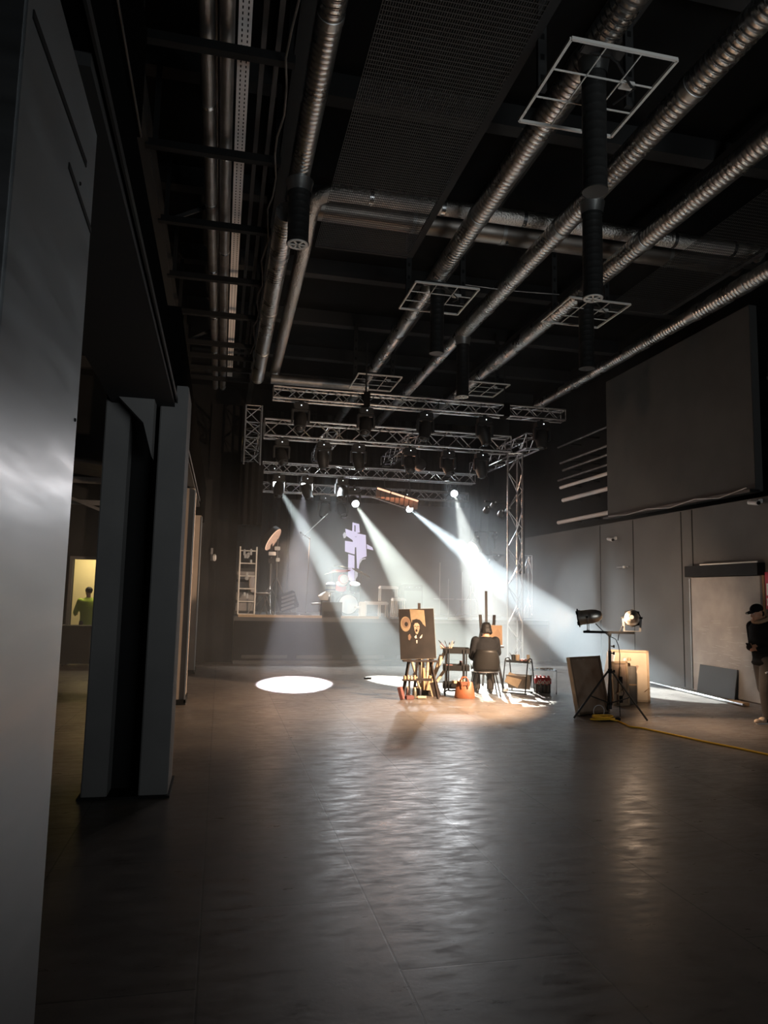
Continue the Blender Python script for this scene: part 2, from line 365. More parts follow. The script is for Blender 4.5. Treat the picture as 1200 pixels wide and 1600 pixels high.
# ---------------------------------------------------------- ventilation ducts
DZ = 7.0
def collar(b, y, r): b.lathe([(r*1.0, -.05), (r*1.05, -.045), (r*1.05, .045), (r*1.0, .05)], 28, Matrix.Translation((0, y, 0)) @ Matrix.Rotation(R(90), 4, 'X'), cap=False)
def duct(x, segs, label, r=.2, z=DZ, drops=(), name='ventilation_duct', m=spiral, grp=None):
    y0 = segs[0][0]; t = thing(name, label, 'duct', (x, y0, z), 0, grp)
    for (ya, yb, rr) in segs:
        b = B(); n = 1
        b.tube((0, ya-y0, 0), (0, yb-y0, 0), rr, 32); b.build('duct_run', m, t)
        y = ya-y0+1.5
        while y < yb-y0-.1: b = B(); collar(b, y, rr); b.build('collar', alu_dull, t); y += 3.0
    for (ya, yb, ra, rb) in [(a[1]-.02, a[1]+.22, a[2], c_[2]) for a, c_ in zip(segs, segs[1:])]:
        B().tube((0, ya-y0, 0), (0, yb-y0, 0), ra, 28, rb).build('reducer', alu_dull, t)
    for (yd, zb, rd, diff) in drops:
        d = B().lathe([(rd*1.06, -.16), (rd, -.2), (rd, zb-z+.03), (rd*1.05, zb-z+.02), (rd*1.05, zb-z-.0), (rd*.92, zb-z)], 24, Matrix.Translation((0, yd-y0, 0))).build('drop_duct', drop_m, t)
        collar_b = B().lathe([(rd*1.3, -.12), (rd*1.12, -.24), (rd*1.12, -.28)], 20, Matrix.Translation((0, yd-y0, 0)), cap=False).build('branch_collar', alu_dull, t)
        if diff:
            e = B(); T = Matrix.Translation((0, yd-y0, zb-z-.012))
            e.lathe([(rd*.98, .012), (rd*.98, 0), (rd*.74, 0), (rd*.74, .012)], 24, T, cap=False)
            for a in range(3): e.box((0, 0, 0), (rd*1.5, .02, .012), m=T @ Matrix.Rotation(R(60*a), 4, 'Z'))
            e.build('diffuser', white_bar, d)
    return t
duct(3.3, [(1.6, 11.1, .148), (11.3, 15.6, .128), (15.8, 22, .115)], 'leftmost of the four long ventilation ducts over the open floor', drops=((5.9, 5.54, .115, False), (11.1, 5.66, .115, False)))
duct(4.55, [(1.6, 13.4, .148), (13.6, 22, .115)], 'second long ventilation duct from the left over the open floor', drops=((8.22, 5.58, .128, True), (13.45, 5.66, .125, True)))
duct(5.9, [(1.6, 15.2, .148), (15.4, 22, .12)], 'third long ventilation duct from the left over the open floor', drops=((10.9, 5.58, .128, False),))
duct(8.36, [(2.5, 11.3, .15), (11.5, 18.2, .125)], 'rightmost long ventilation duct, along the top of the right wall')
duct(.75, [(1.6, 10.3, .128)], 'long ventilation duct left of the wire net', r=.13, drops=((8.7, 6.05, .135, True),))
# crinkled foil duct: along the left, elbow, then across the hall
b = B().path([(1.05, 17.5, 7.0), (1.05, 11.0, 7.15), (1.06, 10.3, 7.35), (1.12, 10.02, 7.46), (1.3, 9.9, 7.5), (1.7, 9.88, 7.5), (8.4, 9.88, 7.5), (8.55, 9.9, 7.45)], .118, 24)
t = thing('foil_duct', 'foil-wrapped duct crossing under the ceiling and bending along the left', 'duct', (1.05, 9.9, 7.3))
o = b.build('foil_wrap', foil, t); o.matrix_parent_inverse = Matrix.Translation((-1.05, -9.9, -7.3))
for x in (1.9, 3.0, 4.3, 5.4, 6.9, 8.0):
    o = B().tube((x-.03, 9.88, 7.5), (x+.03, 9.88, 7.5), .124, 24).build('tape_band', alu, t); o.matrix_parent_inverse = Matrix.Translation((-1.05, -9.9, -7.3))
t = thing('cross_duct', 'plain round duct crossing behind the foil-wrapped duct', 'duct', (1.2, 10.5, 7.6))
B().tube((-.05, 0, -.02), (7.4, 0, -.02), .19, 32).build('duct_run', spiral_x, t)
for x in (1.5, 3, 4.5, 6): B().tube((x-.03, 0, -.02), (x+.03, 0, -.02), .197, 32).build('collar', alu_dull, t)
B().tube((3.07, -.05, -.24), (3.07, -.05, -.16), .03).build('nozzle', alu, t)
# lower dark duct on the left running to the stage
t = thing('ventilation_duct', 'dull duct along the left, below the foil-wrapped one', 'duct', (.62, 9.0, 6.62))
B().tube((0, 0, 0), (0, 7.6, 0), .14, 28).build('duct_run', spiral, t)
for y in (1.2, 3.4, 5.6, 7.5): b = B(); collar(b, y, .14); b.build('collar', alu_dull, t)
t = thing('cross_duct', 'thin pale duct crossing just above the front truss', 'duct', (.95, 17.0, 6.75))
B().tube((0, 0, 0), (2.3, 0, 0), .11, 24).build('duct_run', galv, t); B().tube((2.3, 0, 0), (2.36, 0, 0), .13, 20).build('end_cap', alu_dull, t)

# ---------------------------------------------------------- service pipes, tray, brackets on the left
for x, lab in ((-.37, 'left one of two lagged pipes along the ceiling'), (-.18, 'lagged pipe beside the white perforated tray')):
    t = thing('service_pipe', lab, 'pipe', (x, 2, 7.0))
    B().tube((0, 0, 0), (0, 17, 0), .075, 20).build('pipe_run', galv, t)
    y = 3.5 if x < -.3 else 3.9
    while y < 17: B().tube((0, y, 0), (0, y+.05, 0), .081, 20).build('pipe_clip', alu, t); y += 2.1 if x < -.3 else 2.6
t = thing('cable_tray', 'white perforated cable tray beside the lagged pipes', 'cable tray', (-.015, 2, 7.02))
B().box((0, 8, 0), (.125, 16, .006)).box((-.06, 8, .03), (.004, 16, .06)).box((.06, 8, .03), (.004, 16, .06)).build('tray', tray_m, t, False)
b = B()
for k in range(220):
    for dx in (-.025, .028): b.box((dx, .3+k*.07, -.0035), (.012, .034, .003))
b.build('dot_pattern', black, t, False)
single(B().tube((-.28, 2, 7.05), (-.28, 18, 7.05), .022, 10), 'conduit', galv, 'thin conduit between the two lagged pipes', 'conduit')
for x, z, lab in ((.17, 7.05, 'thin dark conduit right of the white cable tray'), (.31, 7.0, 'dark square cable duct left of the big left ventilation duct')):
    single(B().bar((x, 2.5, z), (x, 17, z), .05, .07), 'conduit', steel_dark, lab, 'conduit')
b = B(); pts = []
for k in range(26): y = 5.2+k*.4; pts.append((.4+.03*math.sin(k*1.7)+.012*k*.1, y, 6.75-.05*abs(math.sin(k*.9))))
single(b.path(pts, .011, 6), 'hanging_cable', galv, 'thin pale cable strung beside the left ventilation duct', 'cable')
ys = (6.55, 8.25, 10.0, 11.8, 13.4, 15.05, 15.9, 16.8, 17.6)
for k, y in enumerate(ys):
    t = thing('pipe_bracket', '%s black bracket bar under the lagged pipes, counted from the near end' % ORD[k], 'bracket', (-.35, y, 6.82), 0, 'bracket bars under the pipes')
    B().box((.05, 0, 0), (1.55, .09, .09)).build('cross_bar', black, t, False)
    B().box((-.62, 0, .5), (.06, .06, 1.0)).build('hanger', black, t, False); B().box((.78, 0, .5), (.05, .05, 1.0)).build('hanger', black, t, False)
    if k in (2, 5): B().bar((-.5, .02, .05), (.15, .3, .55), .05).build('diagonal', steel_dark, t, False)

# ---------------------------------------------------------- wire nets under the ceiling
def net(x0, x1, y0, y1, z, nx, ny, label):
    b = B()
    for i in range(nx+1): x = x0+(x1-x0)*i/nx; b.box((x, (y0+y1)/2, z), (.006, y1-y0, .006))
    for j in range(ny+1): y = y0+(y1-y0)*j/ny; b.box(((x0+x1)/2, y, z-.004), (x1-x0, .006, .006))
    t = thing('wire_net', label, 'net', (x0, y0, z))
    o = b.build('mesh', wire_m, t, False); o.matrix_parent_inverse = Matrix.Translation((-x0, -y0, -z))
    B().box((x1-x0+.04, (y1-y0)/2, .02), (.1, y1-y0, .05)).build('edge_rail', joist_m, t, False)
    B().box(((x1-x0)/2, y1-y0, .02), (x1-x0, .06, .06)).build('end_rail', joist_m, t, False)
net(1.22, 2.72, 2.0, 10.9, 7.16, 60, 150, 'wide wire mesh net stretched under the ceiling, left of the long ducts')
net(6.9, 8.1, 4.0, 12.0, 7.2, 34, 100, 'wire mesh net under the ceiling beside the right wall')
for k, (x, y) in enumerate(((1.2, 6.9), (1.15, 8.9))):
    pass
t = thing('smoke_detector', 'small pale round detector on the ceiling joist beside the wire net', 'detector', (.98, 6.0, CEIL-.38))
B().lathe([(.06, .06), (.06, .02), (.05, 0), (.02, -.01)], 18).build('housing', white, t)

# ---------------------------------------------------------- hung grid frames
def grid_frame(cx, cy, w, d, label, z=6.6, rz=0, first=None):
    t = thing('grid_frame', label, 'frame', (cx, cy, z), rz, 'pale grid frames hung under the ducts')
    a, c = w/2, d/2
    for p in (((0, -c, 0), (w, .028, .028)), ((0, c, 0), (w, .028, .028)), ((-a, 0, 0), (.028, d, .028)), ((a, 0, 0), (.028, d, .028))): B().box(*p).build('rail', white_bar, t, False)
    b = B()
    for k in (-a/3, a/3): b.box((k, 0, 0), (.012, d, .012))
    for k in (-c/3, c/3): b.box((0, k, 0), (w, .012, .012))
    b.build('grid_bars', white_bar, t, False)
    for sx in (-1, 1):
        h = B().box((sx*(a-.05), c*.25, (CEIL-z)/2-.1), (.09, .05, CEIL-z-.25)).build('hanger', joist_m, t, False)
        for q in range(5): B().box((sx*(a-.05), c*.25-.027, .15+q*.22), (.04, .004, .06)).build('slot_hole', black, h, False)
    b = B().path([(-a*.6, -c*.7, .05), (-a*.2, -c*.85, -.02), (a*.1, -c*.6, .06), (a*.55, -c*.35, -.04), (a*.8, -c*.1, .08), (a*.6, c*.3, .05)], .012, 6)
    b.build('loose_cable', steel_dark, t)
    B().box((-a*.3, -c*.8, .05), (w*.4, .12, .05), bev=.008).build('driver_box', steel_dark, t)
    B().box((a*.55, -c*.2, .04), (.14, .09, .04), bev=.006).build('junction_box', white_bar, t)
    return t
grid_frame(3.32, 5.95, 1.05, 1.15, 'largest grid frame, round the nearest drop duct')
grid_frame(3.31, 11.1, 1.05, 1.1, 'grid frame round the far drop duct of the leftmost long duct')
grid_frame(5.92, 11.0, 1.1, 1.1, 'grid frame right of centre, round the drop duct of the third long duct')
grid_frame(3.3, 16.1, 1.0, 1.2, 'far grid frame just above the front truss, left of centre')
grid_frame(5.85, 15.9, 1.0, 1.1, 'far grid frame just above the front truss, right of centre')
grid_frame(5.95, 5.35, 1.05, 1.0, 'grid frame cut by the right edge, on the third long duct')
single(B().path([(3.75, 11.3, 7.0), (4.6, 11.2, 6.94), (5.5, 11.1, 6.93)], .008, 6), 'hanging_cable', galv, 'thin wire strung between two grid frames', 'cable')

# ================================================================== RIGHT WALL
panel_m = mat('dark_wall_panel', (.065, .064, .062), .8, noise=((.078, .077, .074), 1.2))
t = thing('wall_panel', 'big dark rectangular board high on the right wall', 'panel', (8.95, 13.17, 3.62))
B().box((.1, 0, 1.68), (.16, 4.94, 3.36), bev=.01).build('board', panel_m, t)
b = B().box((.0, 0, .0), (.2, 4.94, .05))
b.build('bottom_rail', steel_dark, t, False)
B().path([(-.1, -2.4, .06), (-.12, -1.7, -.04), (-.11, -1, .03), (-.12, -.2, -.05), (-.11, .6, .02), (-.12, 1.4, -.03), (-.11, 2.2, .02)], .012, 6).build('cable', galv, t)
# pale louvre rails behind the panel
for k, (z, z2, w) in enumerate(((5.98, .05, .05), (5.5, .05, .06), (5.27, .05, .06), (5.02, .04, .05), (4.8, .07, .08), (4.42, .08, .1), (3.82, .12, .1))):
    zz = z
    t = thing('wall_rail', '%s pale rail from the top, left of the big dark wall board' % ORD[k], 'rail', (9.25, 17.3, zz), 0, 'pale rails left of the wall board')
    B().tube((0, -1.65, 0), (0, 1.5-.15*(k % 3), 0), w/2+.005, 14).build('rail_tube', [galv, tray_m][k >= 4], t)
    for q in (-1.2, 0, 1.0): B().box((.22, q, 0), (.45, .05, .04)).build('bracket', steel_dark, t, False)
# things in the recess at the far right
t = thing('recess_shelf', 'cluttered dark rack in the wall recess at the right edge, pale rails', 'rack', (9.35, 9.8, 3.5))
for z in (.3, .9, 1.45, 2.1): B().box((0, 0, z), (.4, 1.5, .05)).build('shelf', galv, t, False)
B().box((-.15, .72, 1.2), (.06, .06, 2.4)).build('upright', steel_dark, t, False)
for y, z, d in ((.45, 1.0, .16), (.3, 1.6, .18), (.4, .42, .2)): B().box((-.05, y, z+.04), (.2, d, .2), bev=.02).build('bin', [card, galv, white_bar][int(z)%3], t)
def wall_lamp(x, y, z, lab, m=white):
    t = thing('wall_camera', lab, 'camera', (x, y, z))
    B().box((-.02, 0, 0), (.04, .07, .07), bev=.006).build('wall_plate', m, t)
    B().tube((-.04, 0, 0), (-.13, .02, -.02), .015).build('arm', m, t)
    b = B().tube((-.13, .14, -.01), (-.15, -.1, -.05), .042, 14); b.build('housing', m, t)
    B().tube((-.149, -.09, -.049), (-.151, -.115, -.053), .034, 14).build('lens', black, t)
q = pX(963, 841, 9); wall_lamp(9.0, q.y, q.z, 'pale security camera on the right wall under the big board')
q = pX(1190, 783, 9); wall_lamp(9.0, q.y, q.z-.0, 'pale camera at the lower right corner of the big board')
q = pX(975, 886, 9)
t = thing('wall_bracket', 'small pale hook bar on the right wall below the camera', 'bracket', (8.99, q.y, q.z))
B().box((-.02, 0, 0), (.03, .5, .02)).build('bar', galv, t, False); B().tube((-.05, -.1, -.03), (-.05, -.1, .02), .03).build('hook', white, t)
# closed wide door with a black head box
t = thing('sliding_door', 'wide scuffed grey door in the right wall under a black head box', 'door', (8.965, 11.56, 0))
B().box((-.01, 0, 1.08), (.05, 1.86, 2.14), bev=.006).build('door_leaf', door_grey, t)
hb = B().box((-.05, -.0, 2.265), (.16, 1.98, .21), bev=.006).build('head_box', black, t)
B().tube((-.12, -.98, 2.385), (-.12, .52, 2.385), .014, 10).build('pale_rod', white_bar, hb)
B().box((-.035, .95, 1.08), (.03, .02, 2.1)).build('edge_strip', alu_dull, t, False)
b = B()
for k in range(46):
    y, z = random.uniform(-.8, .8), random.uniform(.5, 1.35); L = random.uniform(.05, .3)
    b.box((-.0362, y, z), (.0012, L, .006), Matrix.Rotation(random.uniform(-.12, .12), 4, 'X'))
b.build('scratches', mat('scratch_grey', (.42, .39, .37), .7), t, False)
t = thing('leaning_board', 'dark grey board leaning against the scuffed door', 'board', (8.86, 11.72, 0))
B().box((0, 0, .26), (.02, 1.02, .52), Matrix.Rotation(R(9), 4, 'Y'), bev=.003).build('board', mat('slate_board', (.045, .048, .05), .6), t)
pa, pb = pZ(1057, 1068, .03), pZ(1172, 1083, .03)
single(B().tube((8.6, pa.y-.3, .03), (8.42, 10.5, .03), .022, 10).tube((8.6, pa.y-.3, .03), (8.62, pa.y+.35, .03), .03, 10), 'floor_pole', alu_dull, 'thin pole lying on the floor before the scuffed door', 'pole')
single(B().box((8.5, 10.72, .03), (.12, .4, .06), bev=.01), 'floor_block', card, 'small pale block on the floor near the man in the cap', 'block')
# red poster at the edge
q0 = pX(1190, 900, 8.97)
t = thing('red_sign', 'red notice with white lettering at the right edge, behind the man', 'poster', (8.985, 10.32, 1.62))
B().box((0, 0, .28), (.012, .5, .62)).build('sheet', mat('red_paper', (.5, .05, .1), .6), t, False)
b = B(); b.box((-.008, .02, .3), (.004, .4, .2)); b.box((-.008, .02, .09), (.004, .4, .12)); b.build('white_panel', white, t, False)
b = B()
for i, z in enumerate((.36, .31, .26)):
    for k in range(5): b.box((-.011, .16-.07*k, z), (.003, .04, .025))
for k in range(5): b.box((-.011, .16-.07*k, .09), (.003, .045, .03))
b.build('lettering', mat('dark_red_ink', (.25, .02, .05), .6), t, False)
b = B().lathe([(.05, 0), (.05, .006)], 16, Matrix.Translation((-.007, .06, .5)) @ Matrix.Rotation(R(90), 4, 'Y')); b.build('dark_mark', black, t)
single(B().box((8.985, 10.62, 1.75), (.03, .06, 1.2)), 'door_post', card, 'narrow brown post between the scuffed door and the red notice', 'post')

# ================================================================== TRUSSES
SZ = 1.1
def truss(a, b_, s, label, bay=None, sv=None, r=.024, hang=(), cat='truss', tri=False):
    """box truss from a to b_: four chords and one lattice, width s, height sv"""
    a, b_ = V(a), V(b_); d = (b_-a); L = d.length; sv = sv or s; bay = bay or s
    t = thing('lighting_truss', label, cat, a)
    t.rotation_mode = 'QUATERNION'; t.rotation_quaternion = d.to_track_quat('X', 'Z')
    h, v = s/2, sv/2; cs = [(-h, -v), (h, -v), (0, v)] if tri else [(-h, -v), (h, -v), (h, v), (-h, v)]; K = len(cs)
    for y, z in cs: B().tube((0, y, z), (L, y, z), r, 10).build('chord', alu, t)
    lat = B(); n = max(1, round(L/bay)); e = L/n
    for i in range(n):
        for k in range(K):
            p, q = cs[k], cs[(k+1) % K]
            if (i+k) % 2: p, q = q, p
            lat.tube((i*e, *p), (i*e+e, *q), r*.5, 6)
    for x in (0, L):
        for k in range(K): lat.tube((x, *cs[k]), (x, *cs[(k+1) % K]), r*.6, 6)
    lat.build('lattice', alu, t)
    for x in hang:
        B().tube((x, 0, v), (x, 0, v+1.2), .02, 8).build('hanger', steel_dark, t); B().box((x, 0, 0), (.14, s*1.25, sv*1.25)).build('black_sleeve', cloth_black, t, False)
    return t
YF, YT = 15.5, 17.4
fa, fb = pY(427, 613, YF), pY(880, 651, YF); zf = (fa.z+fb.z)/2
truss((fa.x, YF, zf), (fb.x, YF, zf), .25, 'front lighting truss, nearest and highest of the rig', hang=(2.05, 5.35), bay=.25)
ta, tb = pY(405, 671, YT), pY(800, 692, YT); zt = (ta.z+tb.z)/2-.02
truss((.86, YT, zt), (7.15, YT, zt), .4, 'stage front truss joining the two tower heads', bay=.42, r=.028)
sz = zt
s0, s1 = pY(834, 689, 16.7), 21.0
truss((s0.x, 16.7, s0.z), (s0.x, s1, s0.z), .38, 'right side truss running from the tower to the back of the stage', bay=.4, r=.028)
truss((.6, 17.65, sz), (.6, s1, sz), .38, 'left side truss above the black-draped tower', bay=.4, r=.028)
truss((2.6, 17.7, sz+.05), (2.6, 21, sz+.05), .3, 'short roof truss running back over the stage, left one', bay=.32)
truss((4.7, 17.7, sz+.05), (4.7, 21, sz+.05), .3, 'short roof truss running back over the stage, right one', bay=.32)
ba, bb = pY(410, 729, 20.0), pY(740, 750, 20.0); zb = (ba.z+bb.z)/2
truss((ba.x, 20, zb), (bb.x, 20, zb), .27, 'back lighting truss above the row of lit moving heads', bay=.28)
la, lb = pY(410, 758, 21.4), pY(730, 780, 21.4); zl = (la.z+lb.z)/2
truss((la.x, 21.4, zl), (lb.x, 21.4, zl), .26, 'lowest lighting truss at the back, carrying lit moving heads', bay=.28)
# towers
tx = pY(803, 720, YT).x
truss((tx, YT, 0.02), (tx, YT, s0.z-.22), .33, 'right truss tower standing at the corner of the stage', bay=.5, r=.026, cat='tower', tri=True)
tx2 = pY(822, 900, 19.0).x
truss((tx2, 19, SZ+.02), (tx2, 19, pY(818, 868, 19).z), .26, 'short truss tower behind the right corner tower', bay=.5, r=.022, cat='tower', tri=True)
single(B().box((tx+.42, 17.9, 3.6), (.18, .12, 2.6), bev=.03), 'hanging_cable_loom', cloth_black, 'dark cable bundle hanging right of the corner tower', 'cable')
truss((.59, YT, 4.7), (.59, YT, sz+.5), .38, 'left truss tower head above the black drape', bay=.38, r=.026, cat='tower')
b = B(); n = 60
for (xc, x0, x1, y, z1, nm, lab) in ((0, .36, .84, 17.4, 4.72, 'tower_drape', 'black drape hanging below the left truss tower head'),):
    b = B(); pts = []
    for k in range(n):
        a = 2*PI*k/n; rr = .27+.022*math.sin(11*a); pts.append((.6+rr*math.cos(a), y+rr*math.sin(a)))
    b.prism(pts, z1-3.25, Matrix.Translation((0, 0, 3.25))); single(b, nm, cloth_black, lab, 'drape')
def drape(x0, x1, y, z0, z1, lab, m=cloth_black, amp=.05, name='stage_curtain'):
    b = B(); n = int((x1-x0)/.06); top = []; bot = []
    P = [(x0+(x1-x0)*k/n, y+amp*math.sin(k*.9)+.4*amp*math.sin(k*2.3+1)) for k in range(n+1)]
    poly = P+[(x, yy+.02) for x, yy in P[::-1]]
    b.prism(poly, z1-z0, Matrix.Translation((0, 0, z0))); return single(b, name, m, lab, 'curtain')
drape(-.4, .34, 18.0, 0.01, 6.3, 'narrow black curtain between the columns and the stage', amp=.02)
drape(-.4, 9.0, 23.1, .0, 7.5, 'wide black curtain across the back of the hall')

# ================================================================== STAGE
SZ = 1.1; SY = 17.75
t = thing('stage_platform', 'black stage platform along the back of the hall', 'stage', (4.4, 20.3, 0))
stage_m = mat('stage_deck', (.03, .03, .03), .5, noise=((.045, .045, .045), 3))
B().box((0, 0, SZ-.05), (8.1, 5.1, .1)).build('deck', stage_m, t, False)
skirt = B().box((0, -2.52, .53), (8.1, .04, 1.0)).build('skirt', cloth_black, t, False)
b = B()
for x in (-3.3, -2.1, -.9, .5, 1.8): b.box((x, -2.56, .16), (random.uniform(.7, 1.1), .04, .08))
b.build('kick_rail', steel_dark, t, False)
B().box((0, -2.61, .04), (8.1, .12, .08)).build('step_edge', steel_dark, t, False)
for x0, x1 in ((pY(372, 962, SY).x, pY(503, 962, SY).x), (pY(533, 962, SY).x, pY(592, 962, SY).x), (pY(700, 965, SY).x, pY(738, 965, SY).x)):
    B().box(((x0+x1)/2-4.4, SY-20.3+.02, SZ+.02), (x1-x0, .06, .06)).build('deck_edge', wood_pale if x0 < 4 else alu_dull, t, False)
# LED wall with the pale shape
EX0, EX1 = pY(455, 800, 22.7).x, pY(735, 800, 22.7).x
t = thing('video_wall', 'wide dark video screen at the back of the stage, lavender shape lit', 'screen', ((EX0+EX1)/2, 22.75, SZ))
scr_m = mat('dark_screen', (.02, .02, .021), .5)
hgt = pY(560, 785, 22.7).z-SZ
B().box((0, .04, hgt/2), (EX1-EX0, .1, hgt), bev=.01).build('screen_cabinet', scr_m, t, False)
lav = emat('lit_lavender', (.72, .66, .88), 1.0); lav2 = emat('lit_pale_grey', (.8, .78, .85), .7); drk = mat('unlit_gap', (.01, .01, .012), .6)
def scr(pts, name, m, off):
    P = [pY(480+x/6, 740+y/6, 22.68) for x, y in pts]; cx = (EX0+EX1)/2
    bb_ = B().prism([(p.x-cx, p.z-SZ) for p in P], .004, Matrix.Translation((0, -.012-off, 0)) @ Matrix.Rotation(R(90), 4, 'X')); return bb_.build(name, m, t, False)
scr([(428, 455), (490, 472), (497, 552), (470, 556), (466, 590), (450, 590), (445, 545), (424, 540)], 'lit_shape', lav, 0)
scr([(360, 515), (447, 545), (450, 592), (466, 594), (470, 558), (552, 575), (560, 775), (520, 790), (490, 830), (486, 893), (470, 885), (462, 690), (450, 690), (448, 758), (357, 730), (357, 628), (432, 640), (428, 622), (380, 590), (365, 580)], 'lit_shape', lav, 0)
scr([(336, 570), (352, 545), (372, 575), (362, 600), (345, 606)], 'lit_shape', lav2, .003)
scr([(562, 660), (614, 690), (624, 718), (564, 704)], 'lit_shape', lav, 0)
scr([(388, 752), (446, 770), (446, 990), (436, 1030), (384, 990)], 'lit_shape', lav, 0)
scr([(450, 912), (478, 930), (476, 962), (460, 985), (455, 1015), (440, 1034), (448, 980)], 'lit_shape', lav2, 0)
scr([(500, 800), (552, 790), (552, 800), (520, 808), (498, 840), (488, 870), (490, 830)], 'lit_shape', lav2, .003)
scr([(445, 480), (455, 485), (455, 545), (445, 540)], 'dark_slot', drk, .006)

# ================================================================== MOVING HEADS
lens_off = mat('dark_lens', (.02, .02, .022), .08)
lens_on = emat('lit_lens', (.86, .93, 1), 60)
led_dot = emat('status_light', (.9, .95, 1), 3)
def mh_base(name, label, loc, group=None):
    t = thing(name, label, 'stage light', loc, 0, group)
    B().box((0, 0, -.09), (.32, .24, .14), bev=.02).box((0, 0, .02), (.06, .05, .1)).build('base', steel_dark, t)
    y = B(); y.box((0, 0, -.18), (.36, .1, .05), bev=.01)
    for s in (-1, 1): y.box((s*.18, 0, -.32), (.045, .13, .3), bev=.015)
    y.build('yoke', steel_dark, t)
    return t
def mh_head(t, target, lens):
    """head with a lens, turned towards target"""
    c = V(t.location)+V((0, 0, -.42)); q = (V(target)-c).to_track_quat('-Z', 'Y')
    h = B().lathe([(.05, .2), (.12, .19), (.145, .1), (.145, -.06), (.12, -.16), (.125, -.22), (.11, -.22)], 20).build('head', steel_dark, t)
    h.location = (0, 0, -.42); h.rotation_mode = 'QUATERNION'; h.rotation_quaternion = q
    B().lathe([(.108, -.205), (.1, -.23), (.07, -.26), (.02, -.275)], 20).build('lens', lens, h)
    B().lathe([(.012, 0), (.012, .006)], 8, Matrix.Translation((0, -.125, -.09)) @ Matrix.Rotation(R(90), 4, 'X')).build('status_light', led_dot, t)
    return c+(q @ V((0, 0, -.29)))
DOWN = V((0, 0, -1))
# lit heads: (pixel of the lens, depth, spot on the floor, label)
POOL = [pZ(625, 1064, 0), pZ(461, 1067, 0), pZ(741, 1080, 0), pZ(1003, 1079, 0), pZ(795, 1082, 0)]
LIT = [((432, 757), 20.9, POOL[0], 'lit moving head at the left end of the lowest truss, beam to the painted canvas'),
       ((475, 758), 20.9, POOL[1], 'lit moving head second from left, lighting the bare floor circle'),
       ((556, 788), 20.9, POOL[2], 'lit moving head in the middle, hanging lower, beam to the trolley'),
       ((641, 796), 20.3, POOL[3], 'lit moving head below the orange strip lamp, beam crossing to the right'),
       ((710, 772), 20.9, POOL[4], 'brightest lit moving head, right end, beam down to the seated painter')]
LENS = []
for (px, dy, tg, lab) in LIT:
    p = pY(*px, dy); dirn = (tg-p).normalized()
    c = p-dirn*.26; loc = c+V((0, 0, .42))
    t = mh_base('moving_head_spotlight', lab, loc)
    l = mh_head(t, tg, lens_on); LENS.append((l, dirn, tg))
    if loc.z < zl-.3: B().tube((0, 0, .05), (0, 0, zl-loc.z), .018, 8).build('drop_pole', steel_dark, t)
# unlit heads under each truss
def row(xs, y, z, what):
    for k, x in enumerate(xs):
        t = mh_base('moving_head_spotlight', '%s unlit moving head from the left under the %s' % (ORD[k], what), (x, y, z), 'unlit moving heads under the trusses')
        mh_head(t, (x+random.uniform(-1, 1), y+random.uniform(-2, .4), z-3), lens_off)
row([pY(x, 640, YF).x for x in (470, 572, 665, 757, 846)], YF, zf-.17, 'front truss')
row([pY(x, 705, YT).x for x in (440, 505, 560, 640, 700, 752)], YT, zt-.24, 'stage front truss')
row([pY(x, 745, 20).x for x in (436, 480, 535)], 20, zb-.18, 'back truss')
row([pY(x, 770, 21.4).x for x in (508, 535)], 21.4, zl-.17, 'lowest truss')
# wash light plates with a round honeycomb face
for k, (px, py) in enumerate(((655, 727), (752, 735), (748, 733))[:2]):
    p = pY(px, py, 18.6)
    t = thing('wash_light', ('round honeycomb wash light under the roof trusses, left one', 'round honeycomb wash light under the right side truss')[k], 'stage light', p)
    T = Matrix.Rotation(R(75), 4, 'X')
    B().lathe([(.1, .14), (.17, .1), (.18, 0), (.17, -.02)], 24, T).build('housing', steel_dark, t)
    b = B()
    for i in range(-3, 4):
        for j in range(-3, 4):
            x, y = i*.048+(j % 2)*.024, j*.042
            if x*x+y*y < .024: b.lathe([(.019, -.022), (.014, -.034)], 8, T @ Matrix.Translation((x, y, 0)))
    b.build('lens_cluster', alu_dull, t)
    B().tube((0, .0, .1), (0, 0, .55), .02, 8).build('hanger', steel_dark, t)
# orange strip lamp hung below the lowest truss
pa, pb = pY(588, 764, 19.75), pY(654, 785, 19.75)
t = thing('strip_lamp', 'long orange-lit strip lamp hanging tilted under the lowest truss', 'strip lamp', pa); d = pb-pa
t.rotation_mode = 'QUATERNION'; t.rotation_quaternion = d.to_track_quat('X', 'Z'); L = d.length
om = emat('orange_glow', (1, .55, .36), 1.6)
B().box((L/2, .06, 0), (L, .1, .2), bev=.01).build('housing', steel_dark, t)
b = B()
for i in range(3): b.box((L*(.17+.33*i), -.0, .03), (L*.31, .03, .05), bev=.008)
b.build('lit_tube', om, t)
b = B()
for i in range(9): b.box((L*(.06+.11*i), -.07, -.13), (L*.095, .05, .22), Matrix.Rotation(R(-12), 4, 'Y'), bev=.01)
b.build('barn_flap', mat('copper_flap', (.22, .13, .09), .5), t)
B().tube((-.05, .05, -.25), (L-.12, .05, -.27), .02, 10).build('support_pipe', alu, t)
for x in (.3, L-.2): B().tube((x, .1, 0), (x-.25, .25, .75), .015, 8).build('hanger', steel_dark, t)
STRIP = (pa+pb)/2
